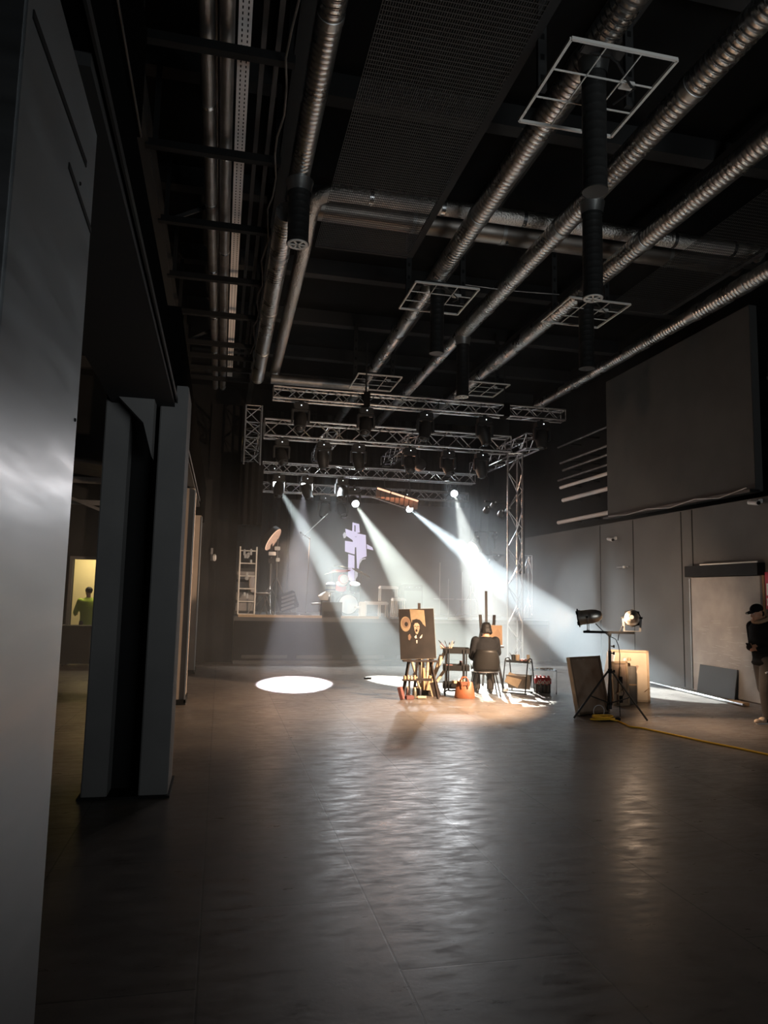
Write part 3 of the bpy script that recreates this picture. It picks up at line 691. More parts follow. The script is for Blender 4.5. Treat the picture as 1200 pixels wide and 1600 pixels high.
# round warm reflector lamps on stands
disc_m = emat('warm_disc_glow', (1, .62, .42), 1.3)
def disc_lamp(px, py, y, yaw, label, rad, roll=0):
    p = pY(px, py, y); t = thing('disc_lamp', label, 'lamp', (p.x, p.y, SZ)); h = p.z-SZ
    T = Matrix.Translation((0, 0, h)) @ Matrix.Rotation(roll, 4, 'Y') @ Matrix.Rotation(yaw, 4, 'Z') @ Matrix.Rotation(R(12), 4, 'X') @ Matrix.Rotation(R(90), 4, 'X')
    B().lathe([(rad, .04), (rad*1.02, 0), (rad*1.02, -.1), (rad*.5, -.16)], 28, T, cap=True).build('housing', steel_dark, t)
    f = B().lathe([(rad*.97, .042), (rad*.6, .05), (.01, .055)], 28, T).build('lit_face', disc_m, t)
    g = B(); n = 9
    for i in range(-n, n+1):
        u = rad*i/n*.95; w = math.sqrt(max(0, rad*rad*.9-u*u))
        if w > .02: g.box((u, 0, .062), (.006, 2*w, .004), m=T); g.box((0, u, .062), (2*w, .006, .004), m=T)
    g.build('wire_guard', mat('guard', (.35, .2, .15), .5), t, False)
    B().tube((0, 0.1, h-.5), (0, .1, h-rad*.2), .03).build('neck', steel_dark, t)
    B().box((.02, -.05, h-rad-.05), (.2, .08, .1), bev=.01).build('bracket', white, t)
    B().tube((0, .1, .7), (0, .1, h-.45), .022).build('pole', tube_grey, t)
    for a in (30, 150, 270): B().tube((0, .1, .75), (.55*math.cos(R(a)), .1+.55*math.sin(R(a)), .01), .016).build('leg', tube_grey, t)
    B().box((0, .05, 1.45), (.14, .14, .14), bev=.02).build('clamp', steel_dark, t)
    return V((p.x, p.y, p.z)), T
DISC, DT = disc_lamp(425, 842, 20.2, R(72), 'round warm glowing lamp on a tripod stand, left side of the stage', .36, R(22))
q = pY(331, 866, 17.9)
t = thing('wall_lamp', 'small pale lamp on the black curtain left of the stage', 'lamp', (q.x, 17.9, q.z))
B().box((0, .03, 0), (.05, .06, .3)).build('bracket', galv, t, False); B().lathe([(.03, -.04), (.08, -.03), (.09, .02), (.05, .05)], 16, Matrix.Translation((.06, -.03, -.08)) @ Matrix.Rotation(R(90), 4, 'Y')).build('lamp_head', white, t)
DISC2, DT2 = disc_lamp(741, 856, 21.3, R(-74), 'round warm glowing lamp behind the crossing beams, right side of the stage', .24, R(-20))
# lamp clusters beside the right tower
def cluster(px, py, y, label, n):
    p = pY(px, py, y); t = thing('hanging_lamp_cluster', label, 'lamp', p)
    B().tube((-.3, 0, .1), (.45, 0, .1), .025).build('cross_bar', steel_dark, t)
    for k in range(n):
        x = -.25+.6*k/max(1, n-1); z = (-.12, .02, -.2)[k % 3]
        hd = B().lathe([(.03, .1), (.08, .06), (.09, -.08), (.075, -.09)], 16, Matrix.Translation((x, -.05, z)) @ Matrix.Rotation(R(60), 4, 'X')).build('lamp_head', steel_dark, t)
        B().ball((x, -.14, z+.05), .022, 10).build('lamp_glint', white, hd)
    B().tube((.35, 0, .1), (.35, 0, -.4), .02).build('drop_pole', steel_dark, t)
    return t
cluster(774, 790, 17.9, 'cluster of small dark lamps clamped left of the corner tower', 4)
cluster(774, 872, 20.6, 'cluster of small dark lamps low behind the crossing beams', 3)
cluster(756, 836, 20.7, 'pair of small dark lamps above the right warm disc lamp', 2)

# ================================================================== THINGS ON THE STAGE
def on_stage(px, y): p = pY(px, 950, y); return V((p.x, y, SZ))
# ladder-like frame
a, c = pY(371, 960, 17.95), pY(397, 960, 17.95); top = pY(384, 854, 17.95).z
t = thing('ladder_frame', 'pale ladder-like frame standing at the left end of the stage', 'frame', (a.x, 17.95, SZ)); w = c.x-a.x; h = top-SZ
for x in (0, w):
    B().tube((x, 0, 0), (x, 0, h), .02, 10).build('rail', white_bar, t)
b = B(); n = 6
for k in range(n): b.tube((0, 0, .05+k*(h-.15)/(n-1)), (w, 0, .05+k*(h-.15)/(n-1)), .014, 8)
b.build('rungs', white_bar, t)
for k in range(10): B().box((random.uniform(.1, w-.1), -.02, random.uniform(.1, h-.1)), (.05, .03, random.uniform(.05, .2)), bev=.008).build('clamp', alu_dull, t)
t = thing('lighting_desk', 'small dark rack on the stage behind the ladder-like frame', 'rack', (a.x+.2, 19.5, SZ))
B().box((0, 0, .6), (.5, .5, 1.2), bev=.02).build('case', steel_dark, t); 
for k in range(4): B().box((0, -.255, .2+k*.27), (.44, .02, .2)).build('drawer_front', galv, t, False)
# chair with a rounded seat
p = on_stage(407, 18.6)
t = thing('stage_chair', 'dark chair with a rounded pale backrest, right of the ladder-like frame', 'chair', p, R(70))
B().lathe([(.05, .5), (.22, .52), (.24, .56), (.1, .58)], 20).build('seat', tube_grey, t)
B().stack([((0, .2, .58), .2, .04, 0), ((0, .24, .75), .26, .05, 0), ((0, .25, .9), .22, .05, 0), ((0, .25, .98), .1, .03, 0)]).build('backrest', mat('taupe_cushion', (.3, .25, .22), .8), t)
for s in ((-1, -1), (1, -1), (1, 1), (-1, 1)): B().tube((s[0]*.1, s[1]*.1, .5), (s[0]*.26, s[1]*.26, 0), .014).build('leg', tube_grey, t)
p = on_stage(430, 19.4)
t = thing('light_stand', 'tall dark tripod stand with small clamps, under the left disc lamp', 'stand', p)
B().tube((0, 0, .5), (0, 0, 2.0), .02).build('pole', tube_grey, t)
for a_ in (20, 140, 265): B().tube((0, 0, 1.0), (.5*math.cos(R(a_)), .4*math.sin(R(a_)), 0), .015).build('leg', tube_grey, t)
B().box((0, 0, 1.75), (.14, .1, .1), bev=.01).build('clamp', alu_dull, t); B().box((0.02, 0, 1.45), (.1, .1, .1), bev=.01).build('clamp', alu_dull, t)
p = on_stage(449, 19.2)
t = thing('floor_wash_light', 'square floor light tilted up on the stage, below the left disc lamp', 'stage light', p, R(-15))
B().box((0, 0, .36), (.5, .16, .46), Matrix.Rotation(R(-20), 4, 'Y'), bev=.03).build('housing', steel_dark, t)
b = B()
for k in range(4): b.box((.02, -.09, .2+k*.1), (.36, .02, .06), Matrix.Rotation(R(-20), 4, 'Y'), bev=.01)
b.build('lens_cluster', alu_dull, t)
B().box((0, 0, .04), (.55, .3, .06), bev=.01).build('foot', tube_grey, t)
for s in (-1, 1): B().tube((s*.22, 0, .05), (s*.22, 0, .3), .015).build('leg', tube_grey, t)
p = on_stage(478, 19.6)
t = thing('mic_stand', 'slim tall microphone stand left of the drums', 'stand', p)
B().tube((0, 0, 0), (.05, 0, 2.1), .012).build('pole', tube_grey, t); B().lathe([(.16, 0), (.15, .03), (.03, .05)], 20).build('foot', steel_dark, t); B().tube((.05, 0, 2.05), (-.2, -.1, 2.2), .01).build('boom', tube_grey, t)
B().ball((-.22, -.1, 2.21), .03, 12).build('microphone', steel_dark, t)
pq = pY(489, 824, 20.8)
single(B().tube(pq+V((-.28, 0, -.28)), pq+V((.42, 0, .42)), .014, 8), 'hanging_boom_pole', alu_dull, 'thin slanting boom pole in the air left of the lit screen shape', 'pole')
# white snare and tom on stands
p = on_stage(507, 18.3)
t = thing('snare_stand', 'white snare and blue-white tom on a stand at the stage edge', 'drum', p)
tt = B().lathe([(.1, 0), (.13, .02), (.13, .2), (.1, .24), (.05, .26)], 20, Matrix.Translation((.14, 0, .62))).build('tom', mat('blue_white_lacquer', (.6, .7, .85), .35), t)
for z in (.06, .16): B().lathe([(.134, 0), (.134, .015)], 20, Matrix.Translation((.14, 0, .62+z)), cap=False).build('hoop', mat('blue_hoop', (.12, .22, .5), .4), tt)
B().stack([((-.02, 0, .42), .1, .1, 0), ((-.04, 0, .52), .14, .12, 0), ((.02, 0, .6), .1, .1, 0), ((.08, 0, .64), .08, .08, 0)]).build('cloth', white, t)
B().stack([((-.1, 0, .3), .22, .16, 0), ((-.05, 0, .34), .3, .18, 0), ((.02, 0, .36), .24, .14, 0)]).build('tray', white, t)
B().tube((.14, 0, .36), (.14, 0, .62), .02).build('post', tube_grey, t); B().ball((-.1, -.05, .2), (.06, .05, .09), 14).build('bulb', white, t)
for a_ in (0, 120, 240): B().tube((0, 0, .32), (.2*math.cos(R(a_)), .2*math.sin(R(a_)), 0), .014).build('leg', tube_grey, t)
p = on_stage(517, 17.98)
t = thing('monitor_wedge', 'black wedge speaker at the gap in the stage edge, beside the snare', 'speaker', p)
B().prism([(-.2, 0), (.2, 0), (.2, .18), (-.02, .38), (-.2, .38)], .5, Matrix.Translation((-.25, 0, 0)) @ Matrix.Rotation(R(90), 4, 'Z') @ Matrix.Rotation(R(90), 4, 'X')).build('cabinet', steel_dark, t)
B().box((0, -.235, .09), (.44, .012, .14)).build('grille', black, t, False)
# drum kit
p = on_stage(541, 20.4)
t = thing('drum_kit', 'red drum kit with pale cymbals at the centre of the stage', 'drum kit', p)
def drum(c, r, h, ax, nm, m=red_drum):
    T = Matrix.Translation(c) @ ax
    o = B().lathe([(r, -h/2), (r, h/2)], 26, T).build(nm, m, t)
    B().lathe([(r*.96, 0), (.01, .006)], 24, T @ Matrix.Translation((0, 0, h/2+.003))).build('drum_head', white, o)
    B().lathe([(r*1.03, -h/2-.01), (r*1.03, -h/2+.03)], 24, T, cap=False).lathe([(r*1.03, h/2-.03), (r*1.03, h/2+.01)], 24, T, cap=False).build('hoop', alu, o)
RX = Matrix.Rotation(R(90), 4, 'X')
drum((0, -.1, .3), .28, .42, RX, 'bass_drum', steel_dark); drum((-.18, -.12, .78), .15, .22, Matrix.Rotation(R(25), 4, 'X'), 'rack_tom'); drum((.2, -.12, .78), .15, .22, Matrix.Rotation(R(25), 4, 'X'), 'rack_tom', steel_dark)
drum((-.5, .2, .36), .2, .36, Matrix.Identity(4), 'floor_tom', steel_dark); drum((-.14, -.2, 1.0), .13, .22, RX, 'tom', red_drum)
for (x, y, z, tl, rr) in ((-.42, .1, 1.18, -14, .24), (.42, .1, 1.2, 26, .3), (-.1, .3, 1.35, 8, .26)):
    o = B().lathe([(rr, 0), (rr*.3, .02), (.04, .035), (.01, .04)], 26, Matrix.Translation((x, y, z)) @ Matrix.Rotation(R(tl), 4, 'Y')).build('cymbal', mat('brass_cymbal', (.75, .62, .4), .3, .9), t)
    B().tube((x, y, 0), (x, y, z), .012).build('cymbal_stand', tube_grey, t)
B().stack([((-.2, .3, 1.2), .2, .12, 0), ((-.1, .3, 1.26), .26, .14, 0), ((0, .3, 1.28), .14, .1, 0)]).build('red_cloth', red_drum, t)
# keyboards
def keyboard(px, y, w, z, label, legs=True, tilt=0, dz=.1):
    p = on_stage(px, y); t = thing('keyboard_stand', label, 'keyboard', p)
    B().box((0, 0, z), (w, .3, .07), bev=.015).build('keyboard_body', white, t)
    b = B(); n = 22
    for k in range(n): b.box((-w*.46+w*.92*k/n, -.06, z+.04), (w*.035, .15, .014))
    b.build('key_row', mat('ivory_keys', (.8, .8, .78), .3), t, False)
    b = B()
    for k in range(n):
        if k % 7 not in (2, 6): b.box((-w*.445+w*.92*k/n+w*.015, -.03, z+.052), (w*.018, .09, .014))
    b.build('black_keys', black, t, False)
    B().box((0, .1, z+.05), (w*.9, .06, .03)).build('control_strip', galv, t, False)
    for s in (-1, 1): 
        B().tube((s*w*.45, -.08, z), (s*w*.47, -.1, 0), .016).build('leg', white_bar, t); B().tube((s*w*.45, .1, z), (s*w*.47, .12, 0), .016).build('leg', white_bar, t)
    return t
keyboard(587, 18.6, .62, .36, 'low white keyboard on pale legs near the stage edge')
k2 = keyboard(606, 19.4, .5, .78, 'taller white keyboard stand behind the low white keyboard')
keyboard(622, 19.0, .34, .46, 'small white keyboard right of the taller keyboard stand')
p = on_stage(566, 18.2)
t = thing('pedal_rack', 'pale upright effects box on the stage edge, left of the low keyboard', 'box', p)
B().box((0, 0, .2), (.16, .14, .4), bev=.02).build('box', white_bar, t); B().box((-.13, 0, .26), (.12, .12, .05), bev=.01).build('pedal', white, t); B().tube((.1, 0, 0), (.1, 0, .36), .02).build('post', white, t)
p = on_stage(642, 20.6)
t = thing('amplifier', 'grey amplifier cabinet on the stage, behind the painted canvas', 'amplifier', p)
B().box((0, 0, .45), (.6, .4, .9), bev=.02).build('cabinet', steel_dark, t); B().box((0, -.205, .4), (.52, .02, .64)).build('grille', mat('grey_grille', (.1, .1, .1), .8), t, False)
b = B()
for k in range(5): b.lathe([(.018, 0), (.014, .02)], 10, Matrix.Translation((-.2+.1*k, -.2, .82)) @ RX)
b.build('control_knobs', alu, t)
for k, (px, y, hh, lab) in enumerate(((693, 20.2, 1.55, 'left of two slim stands with thin bars, right part of the stage'), (728, 20.4, 1.3, 'right of two slim stands with thin bars, right part of the stage'))):
    p = on_stage(px, y); t = thing('instrument_stand', lab, 'stand', p)
    B().tube((-.12, 0, 0), (-.12, 0, hh), .012).build('pole', alu_dull, t); B().tube((.14, 0, 0), (.14, 0, hh*.7), .012).build('pole', alu_dull, t)
    B().tube((-.3, 0, .5), (.3, 0, .5), .012).build('cross_bar', alu_dull, t); B().tube((-.3, -.2, .01), (.3, .2, .01), .014).build('foot', tube_grey, t); B().tube((-.3, .2, .01), (.3, -.2, .01), .014).build('foot', tube_grey, t)

# ================================================================== PAINTER'S CORNER
def floor_at(px, py): return pZ(px, py, 0)
def easel(loc, rz, ledge, label, top, lean=10, spread=.32, upper=()):
    t = thing('studio_easel', label, 'easel', loc, rz)
    k = math.tan(R(lean))
    for s in (-1, 1):
        B().bar((s*spread, -.12, 0), (s*.1, -.12+k*1.05, 1.05), .045, .03).build('front_leg', wood_dark, t, False)
    B().bar((0, .62, 0), (0, -.12+k*1.0, 1.0), .04, .03).build('rear_leg', wood_dark, t, False)
    B().bar((0, -.1+k*.25, .25), (0, -.1+k*top, top), .045, .03).build('mast', wood_dark, t, False)
    B().box((0, -.19+k*ledge, ledge-.03), (.6, .12, .03), bev=.004).build('ledge', wood_dark, t, False)
    B().box((0, -.1+k*.3, .3), (spread*1.35, .03, .04)).build('cross_bar', wood_dark, t, False)
    for x, z0, z1 in upper: B().bar((x, -.1+k*z0, z0), (x*1.25, -.1+k*z1, z1), .05, .03).build('side_post', wood_dark, t, False)
    return t
E1 = floor_at(655, 1090); e1z = -R(7)
e1 = easel((E1.x, E1.y, 0), e1z, .64, 'dark wooden easel holding the painted canvas', 1.56, 10, .3)
# painted canvas resting on the ledge
dim_gold = mat('painted_ochre', (.22, .155, .085), .6, noise=((.16, .11, .06), 9)); dim_dark = mat('painted_black', (.01, .008, .007), .6, noise=((.017, .013, .011), 7), spec=.2)
paint_face = mat('painted_face_tone', (.36, .26, .17), .6, noise=((.2, .13, .08), 16)); paint_white = mat('painted_white', (.5, .44, .36), .6); paint_brown = mat('painted_brown', (.14, .085, .05), .6, noise=((.12, .07, .04), 14))
W, H_ = .6, .84
t = thing('painted_canvas', 'dark painting of a figure with a loud-hailer in ochre and black', 'painting', (E1.x, E1.y, .64), e1z)
TL = Matrix.Translation((-.03, -.19+math.tan(R(10))*.64, 0)) @ Matrix.Rotation(R(-10), 4, 'X') @ Matrix.Rotation(R(-2.5), 4, 'Y')
B().box((0, .015, H_/2), (W, .03, H_), m=TL).build('stretched_canvas', cream, t, False)
B().box((0, -.0015, H_/2), (W-.004, .003, H_-.004), m=TL).build('painted_ground', dim_dark, t, False)
def lay(pts, m, k, nm):
    P = [((x-400)/445*W, (1-(y-305)/612)*H_) for x, y in pts]
    B().prism(P, .0012, TL @ Matrix.Translation((0, -.0032-.0013*k, 0)) @ Matrix.Rotation(R(90), 4, 'X')).build(nm, m, t, False)
def ell(cx, cy, rx, ry, n=26, a0=0): return [(cx+rx*math.cos(2*PI*i/n), cy+ry*math.sin(2*PI*i/n)) for i in range(n)]
lay([(318, 310), (500, 325), (508, 528), (470, 490), (430, 440), (345, 440), (335, 480), (325, 420)], dim_gold, 0, 'ochre_patch')
lay(ell(257, 490, 64, 92), dim_gold, 0, 'hailer_rim'); lay(ell(262, 474, 52, 66), paint_brown, 1, 'hailer_bell'); lay(ell(266, 492, 22, 28), dim_dark, 2, 'hailer_throat')
lay([(345, 470), (360, 440), (395, 430), (440, 445), (470, 480), (470, 560), (440, 590), (430, 520), (410, 480), (375, 480), (355, 520)], dim_dark, 1, 'hair')
lay([(358, 510), (375, 482), (408, 480), (430, 505), (432, 545), (415, 590), (400, 618), (380, 610), (366, 570)], paint_face, 2, 'face')
lay(ell(390, 573, 13, 17), dim_dark, 3, 'open_mouth'); lay([(366, 520), (388, 516), (388, 524), (368, 528)], dim_dark, 3, 'eye'); lay([(402, 516), (424, 522), (422, 530), (402, 524)], dim_dark, 3, 'eye')
lay([(392, 520), (402, 520), (406, 552), (390, 552)], paint_brown, 3, 'nose')
lay([(358, 650), (385, 625), (390, 665), (372, 668)], paint_white, 2, 'collar'); lay([(425, 660), (462, 620), (452, 660), (430, 672)], paint_white, 2, 'collar')
lay([(380, 690), (396, 690), (392, 728), (382, 728)], paint_white, 2, 'tie'); lay([(280, 630), (305, 610), (322, 650), (300, 690), (282, 680)], paint_brown, 2, 'hand')
# small palette tray beside the easel, on the low cross bar
pt = floor_at(634, 1090)
t = thing('paint_shelf', 'small shelf with warm-lit paint pots by the left easel leg', 'shelf', (E1.x-.2, E1.y-.1, 0), e1z)
B().box((.0, 0, .3), (.24, .14, .02)).build('board', wood_dark, t, False); B().bar((0, .0, .0), (0, 0, .3), .03).build('post', wood_dark, t, False)
def pot(name, loc, r, h, m, label, lid=None, group=None):
    t = thing(name, label, 'jar', loc, 0, group)
    B().lathe([(r*.9, 0), (r, .01), (r, h*.75), (r*.7, h*.85), (r*.7, h*.9)], 16).build('body', m, t)
    B().lathe([(r*.75, h*.87), (r*.75, h), (r*.3, h)], 14).build('lid', lid or wood_pale, t); return t
for k, (dx, lab) in enumerate(((-.08, 'leftmost warm-lit paint pot on the small easel shelf'), (-.025, 'second warm-lit paint pot on the small easel shelf'), (.03, 'third warm-lit paint pot on the small easel shelf'), (.085, 'rightmost warm-lit paint pot on the small easel shelf'))):
    c_ = Matrix.Rotation(e1z, 4, 'Z') @ V((dx, 0, 0)); pot('paint_pot', (E1.x-.2+c_.x, E1.y-.1+c_.y, .311), .024, .06+.01*(k % 2), [card, wood_pale, cream, card][k], lab, group='paint pots on the easel shelf')
for k, (px, py, r, h, m, lab) in enumerate(((636.5, 1089, .028, .17, mat('brown_jar', (.12, .06, .05), .3), 'tall brown jar on the floor behind the leaning pink book'), (647.5, 1090, .035, .165, mat('olive_jar', (.12, .11, .08), .35), 'olive jar on the floor, left of two close jars'), (651.5, 1088, .03, .17, mat('olive_jar_b', (.1, .09, .07), .35), 'olive jar on the floor, right of two close jars'), (656, 1089, .026, .16, mat('black_jar', (.03, .03, .035), .3), 'black slim bottle on the floor under the painted canvas'))):
    p = floor_at(px, py); pot('paint_jar', (p.x, p.y, .001), r, h, m, lab)
p = floor_at(627, 1093)
t = thing('pink_book', 'pink-edged maroon book leaning among the jars by the easel', 'book', (p.x, p.y, 0), R(-30))
B().box((0, 0, .1), (.05, .14, .2), Matrix.Rotation(R(-16), 4, 'Y'), bev=.004).build('cover', maroon, t); B().box((-.027, -.0, .1), (.004, .13, .19), Matrix.Rotation(R(-16), 4, 'Y')).build('pink_edge', pink, t)
p = floor_at(640, 1092.5); single(B().box((p.x, p.y, .03), (.13, .1, .06), bev=.006), 'paint_box', maroon, 'small flat maroon box on the floor before the jars', 'box')
p = floor_at(659, 1092)
t = thing('paint_tube', 'pale paper tube lying on the floor below the painted canvas', 'tube', (p.x, p.y, .026))
B().tube((-.07, 0, 0), (.07, -.02, 0), .025, 16).build('tube_body', paper, t); B().tube((-.085, .002, 0), (-.07, 0, 0), .018, 14).build('cap', card, t)
single(B().tube((floor_at(648, 1090).x-.35, floor_at(620, 1061).y, .02), (floor_at(648, 1090).x-.2, floor_at(620, 1061).y, .02), .02), 'dark_tube', black, 'short dark tube lying on the lit floor left of the easel', 'tube')
# basket of paper rolls behind the easel
p = floor_at(669, 1086)
t = thing('paper_basket', 'low dark basket holding rolled papers behind the easel leg', 'basket', (p.x, p.y+.12, 0))
B().lathe([(.14, .005), (.16, .08), (.165, .085), (.155, .085), (.135, .015)], 22).build('basket', wood_dark, t)
BK = t.location
rolls = [(-.13, .03, .02, -16, 8, .55, .025, paper), (-.05, -.03, .0, -5, -4, .42, .03, card), (.0, .02, .01, 5, 6, .62, .028, paper), (.05, -.04, .0, 18, -3, .68, .032, wood_pale), (.03, .06, .02, 26, 4, .74, .03, paper), (-.08, .06, 0, -26, 2, .36, .024, card), (.09, .03, .01, 34, -6, .5, .026, paper), (-.02, -.08, 0, 10, -8, .3, .03, card)]
for k, (x, y, z, tx_, ty_, L, r, m) in enumerate(rolls):
    d = V((math.sin(R(tx_)), math.sin(R(ty_)), math.cos(R(tx_)))).normalized(); a = BK+V((x*.7, y*.7, .03)); o = thing('paper_roll', '%s paper roll from the left in the low basket' % ORD[[0, 2, 4, 6, 7, 1, 5, 3][k]], 'paper roll', a, 0, 'paper rolls in the basket')
    B().tube((0, 0, 0), d*L, r, 14).build('roll', m, o); B().tube(d*(L*.55), d*(L*.58), r*1.06, 14).build('band', card, o)
for k, (x, tx_, L) in enumerate(((-.03, -2, .56), (.04, 10, .7))):
    d = V((math.sin(R(tx_)), .12, math.cos(R(tx_)))); c_ = BK+V((x, .1, .03))+d*(L/2)
    single(B().box(c_, (.1, .012, L), d.to_track_quat('Z', 'Y')), 'card_strip', [wood_pale, card][k], ('broad pale strip of card standing behind the paper rolls', 'broad brown strip of card standing rightmost behind the paper rolls')[k], 'card')
p = floor_at(682, 1088)
t = thing('leaning_picture', 'dark picture board with a pale edge leaning on the right easel leg', 'board', (p.x, p.y-.05, 0), R(-18))
TT = Matrix.Rotation(R(-16), 4, 'Y')
B().box((0, 0, .125), (.13, .02, .25), m=TT).build('board', wood_dark, t, False); B().box((-.075, 0, .125), (.02, .03, .25), m=TT).build('pale_edge', wood_pale, t, False)
p = floor_at(690, 1088); single(B().box((p.x-.02, p.y-.06, .012), (.1, .05, .024), bev=.004), 'brush_case', wood_dark, 'tiny dark case flat on the floor between easel and trolley', 'case')

# ---------------------------------------------------------- trolley
p = floor_at(712, 1086); cz = -R(16)
t = thing('utility_trolley', 'black three-tier art trolley on casters, left of the seated painter', 'trolley', (p.x, p.y, 0), cz); CT = t.location
tw, td = .44, .32
for z in (.13, .43, .72):
    tr = B()
    tr.box((0, 0, z), (tw, td, .012)); tr.box((0, -td/2, z+.04), (tw, .012, .09)); tr.box((0, td/2, z+.04), (tw, .012, .09)); tr.box((-tw/2, 0, z+.04), (.012, td, .09)); tr.box((tw/2, 0, z+.04), (.012, td, .09))
    tr.build('tray', black, t, False)
for sx in (-1, 1):
    for off in (-.035, .02): B().tube((sx*.15+off, -td/2-.012, .1), (sx*.15+off, -td/2-.012, .78), .012, 10).build('post', black, t)
    B().tube((sx*.15, td/2+.012, .1), (sx*.15, td/2+.012, .78), .014, 10).build('post', black, t)
    B().path([(sx*.21, -td/2, .06), (sx*.15, -td/2, .1), (sx*.08, -td/2, .09), (0, -td/2, .1)], .012, 8).build('foot_curve', black, t)
    for sy in (-1, 1):
        w = B().tube((sx*.19-.012, sy*td/2, .03), (sx*.19+.012, sy*td/2, .03), .03, 16).build('caster', black, t); B().tube((sx*.19, sy*td/2, .04), (sx*.19, sy*td/2, .12), .01).build('fork', steel_dark, w)
def on_cart(x, y, z): q = Matrix.Rotation(cz, 4, 'Z') @ V((x, y, 0)); return V((CT.x+q.x, CT.y+q.y, z))
cup = thing('brush_cup', 'brown cup of paint brushes at the left of the trolley top', 'cup', on_cart(-.12, -.04, .727))
B().lathe([(.04, 0), (.05, .07), (.045, .07), (.036, .006)], 16, cap=False).lathe([(.038, .003), (.001, .004)], 16).build('cup', card, cup)
for k, (tx_, ty_, L, r, m) in enumerate(((-42, 8, .26, .012, maroon), (-55, -8, .2, .012, paper), (-20, 10, .2, .008, wood_dark), (14, -6, .19, .008, card), (28, 6, .2, .01, paper), (-64, 4, .16, .014, card), (4, 12, .16, .012, wood_pale))):
    d = V((math.sin(R(tx_)), math.sin(R(ty_)), math.cos(R(tx_)))).normalized(); o = thing('paint_brush', '%s brush from the left in the cup on the trolley' % ORD[[2, 1, 3, 5, 6, 0, 4][k]], 'brush', cup.location+V((0, 0, .012))+V((d.x*.02, 0, 0)), 0, 'brushes in the trolley cup')
    B().tube((0, 0, 0), d*L*.75, r*.6, 8).build('handle', m, o); B().tube(d*L*.75, d*L, r, 8, r*.5).build('bristles', [wood_dark, card][k % 2], o)
for k, (x, y, z, sx_, sy_, sz_, m, lab) in enumerate(((.02, -.05, .727, .1, .05, .03, maroon, 'maroon tube box on the trolley top'), (.1, -.06, .727, .08, .04, .025, pink, 'pink tube box on the trolley top'), (.16, .02, .727, .1, .12, .03, card, 'flat brown pad at the right of the trolley top'), (-.13, -.03, .437, .13, .1, .08, maroon, 'brown box at the left of the middle trolley tray'), (-.02, -.06, .437, .12, .07, .06, paper, 'pale paper packet in the middle trolley tray'), (.17, .0, .437, .08, .1, .08, wood_dark, 'dark box at the right of the middle trolley tray'), (.0, -.04, .137, .12, .1, .11, card, 'brown box in the bottom trolley tray'), (.1, .04, .137, .1, .12, .13, paper, 'pale paper stack in the bottom trolley tray'))):
    q = on_cart(x, y, z); o = B().box((0, 0, sz_/2), (sx_, sy_, sz_), Matrix.Rotation(R(random.uniform(-14, 14)), 4, 'Z'), bev=.005).build('supply_box', m, None); o.location = q; tag(o, lab, 'box', 'boxes on the trolley')
pot('spray_can', on_cart(.08, -.05, .437), .028, .15, wood_dark, 'dark spray can standing in the middle trolley tray', maroon)
pot('ink_bottle', on_cart(.045, -.02, .437), .022, .1, steel_dark, 'small dark ink bottle in the middle trolley tray', white)

# ---------------------------------------------------------- leather bag
p = floor_at(726, 1091)
t = thing('leather_bag', 'tan leather tote bag on the floor before the trolley', 'bag', (p.x, p.y, 0), -R(14))
b = B(); b.stack([((0, 0, .0), .165, .075, 0), ((0, 0, .02), .172, .08, 0), ((0, 0, .14), .155, .07, 0), ((0, 0, .24), .135, .045, 0), ((0, .0, .27), .128, .03, 0)], 8); b.build('body', leather, t, True, 50)
flap = B().box((.0, -.055, .245), (.16, .03, .07), bev=.008).build('front_flap', mat('dark_leather', (.16, .06, .03), .5), t)
for y in (-.05, .045): B().path([(-.075, y, .2), (-.07, y, .29), (-.04, y, .345), (.02, y, .35), (.055, y, .3), (.06, y, .2)], .009, 8).build('handle', leather, t)
B().box((-.05, -.073, .21), (.015, .01, .09)).box((.05, -.073, .21), (.015, .01, .09)).build('strap', leather, t, False)

# ---------------------------------------------------------- second easel with a small canvas, behind the painter
E2 = floor_at(771, 1082); e2z = -R(14)
e2 = easel((E2.x+.0, E2.y+.35, 0), e2z, .82, 'dark wooden easel with a tall mast before the seated painter', 1.8, 8, .3, upper=((-.09, .95, 1.36), (.12, .95, 1.36)))
t = thing('small_canvas', 'small tan canvas on the tall-masted easel, in front of the painter', 'painting', (E2.x, E2.y+.35, .82), e2z)
T2 = Matrix.Translation((.1, -.19+math.tan(R(8))*.82, 0)) @ Matrix.Rotation(R(-8), 4, 'X')
B().box((0, .01, .18), (.36, .022, .36), m=T2).build('stretched_canvas', cream, t, False)
B().box((0, -.0025, .18), (.35, .003, .35), m=T2).build('painted_ground', mat('tan_ground', (.42, .25, .13), .7, noise=((.32, .19, .1), 6)), t, False)
B().prism([(.04, .1), (.12, .08), (.15, .2), (.1, .3), (.05, .24)], .001, T2 @ Matrix.Translation((0, -.005, 0)) @ Matrix.Rotation(R(90), 4, 'X')).build('sketch_patch', mat('tan_sketch', (.34, .19, .1), .7), t, False)
B().box((.0, -.03, .35), (.1, .05, .03)).build('canvas_clamp', wood_dark, e2, False).location = (0, 0, .86)

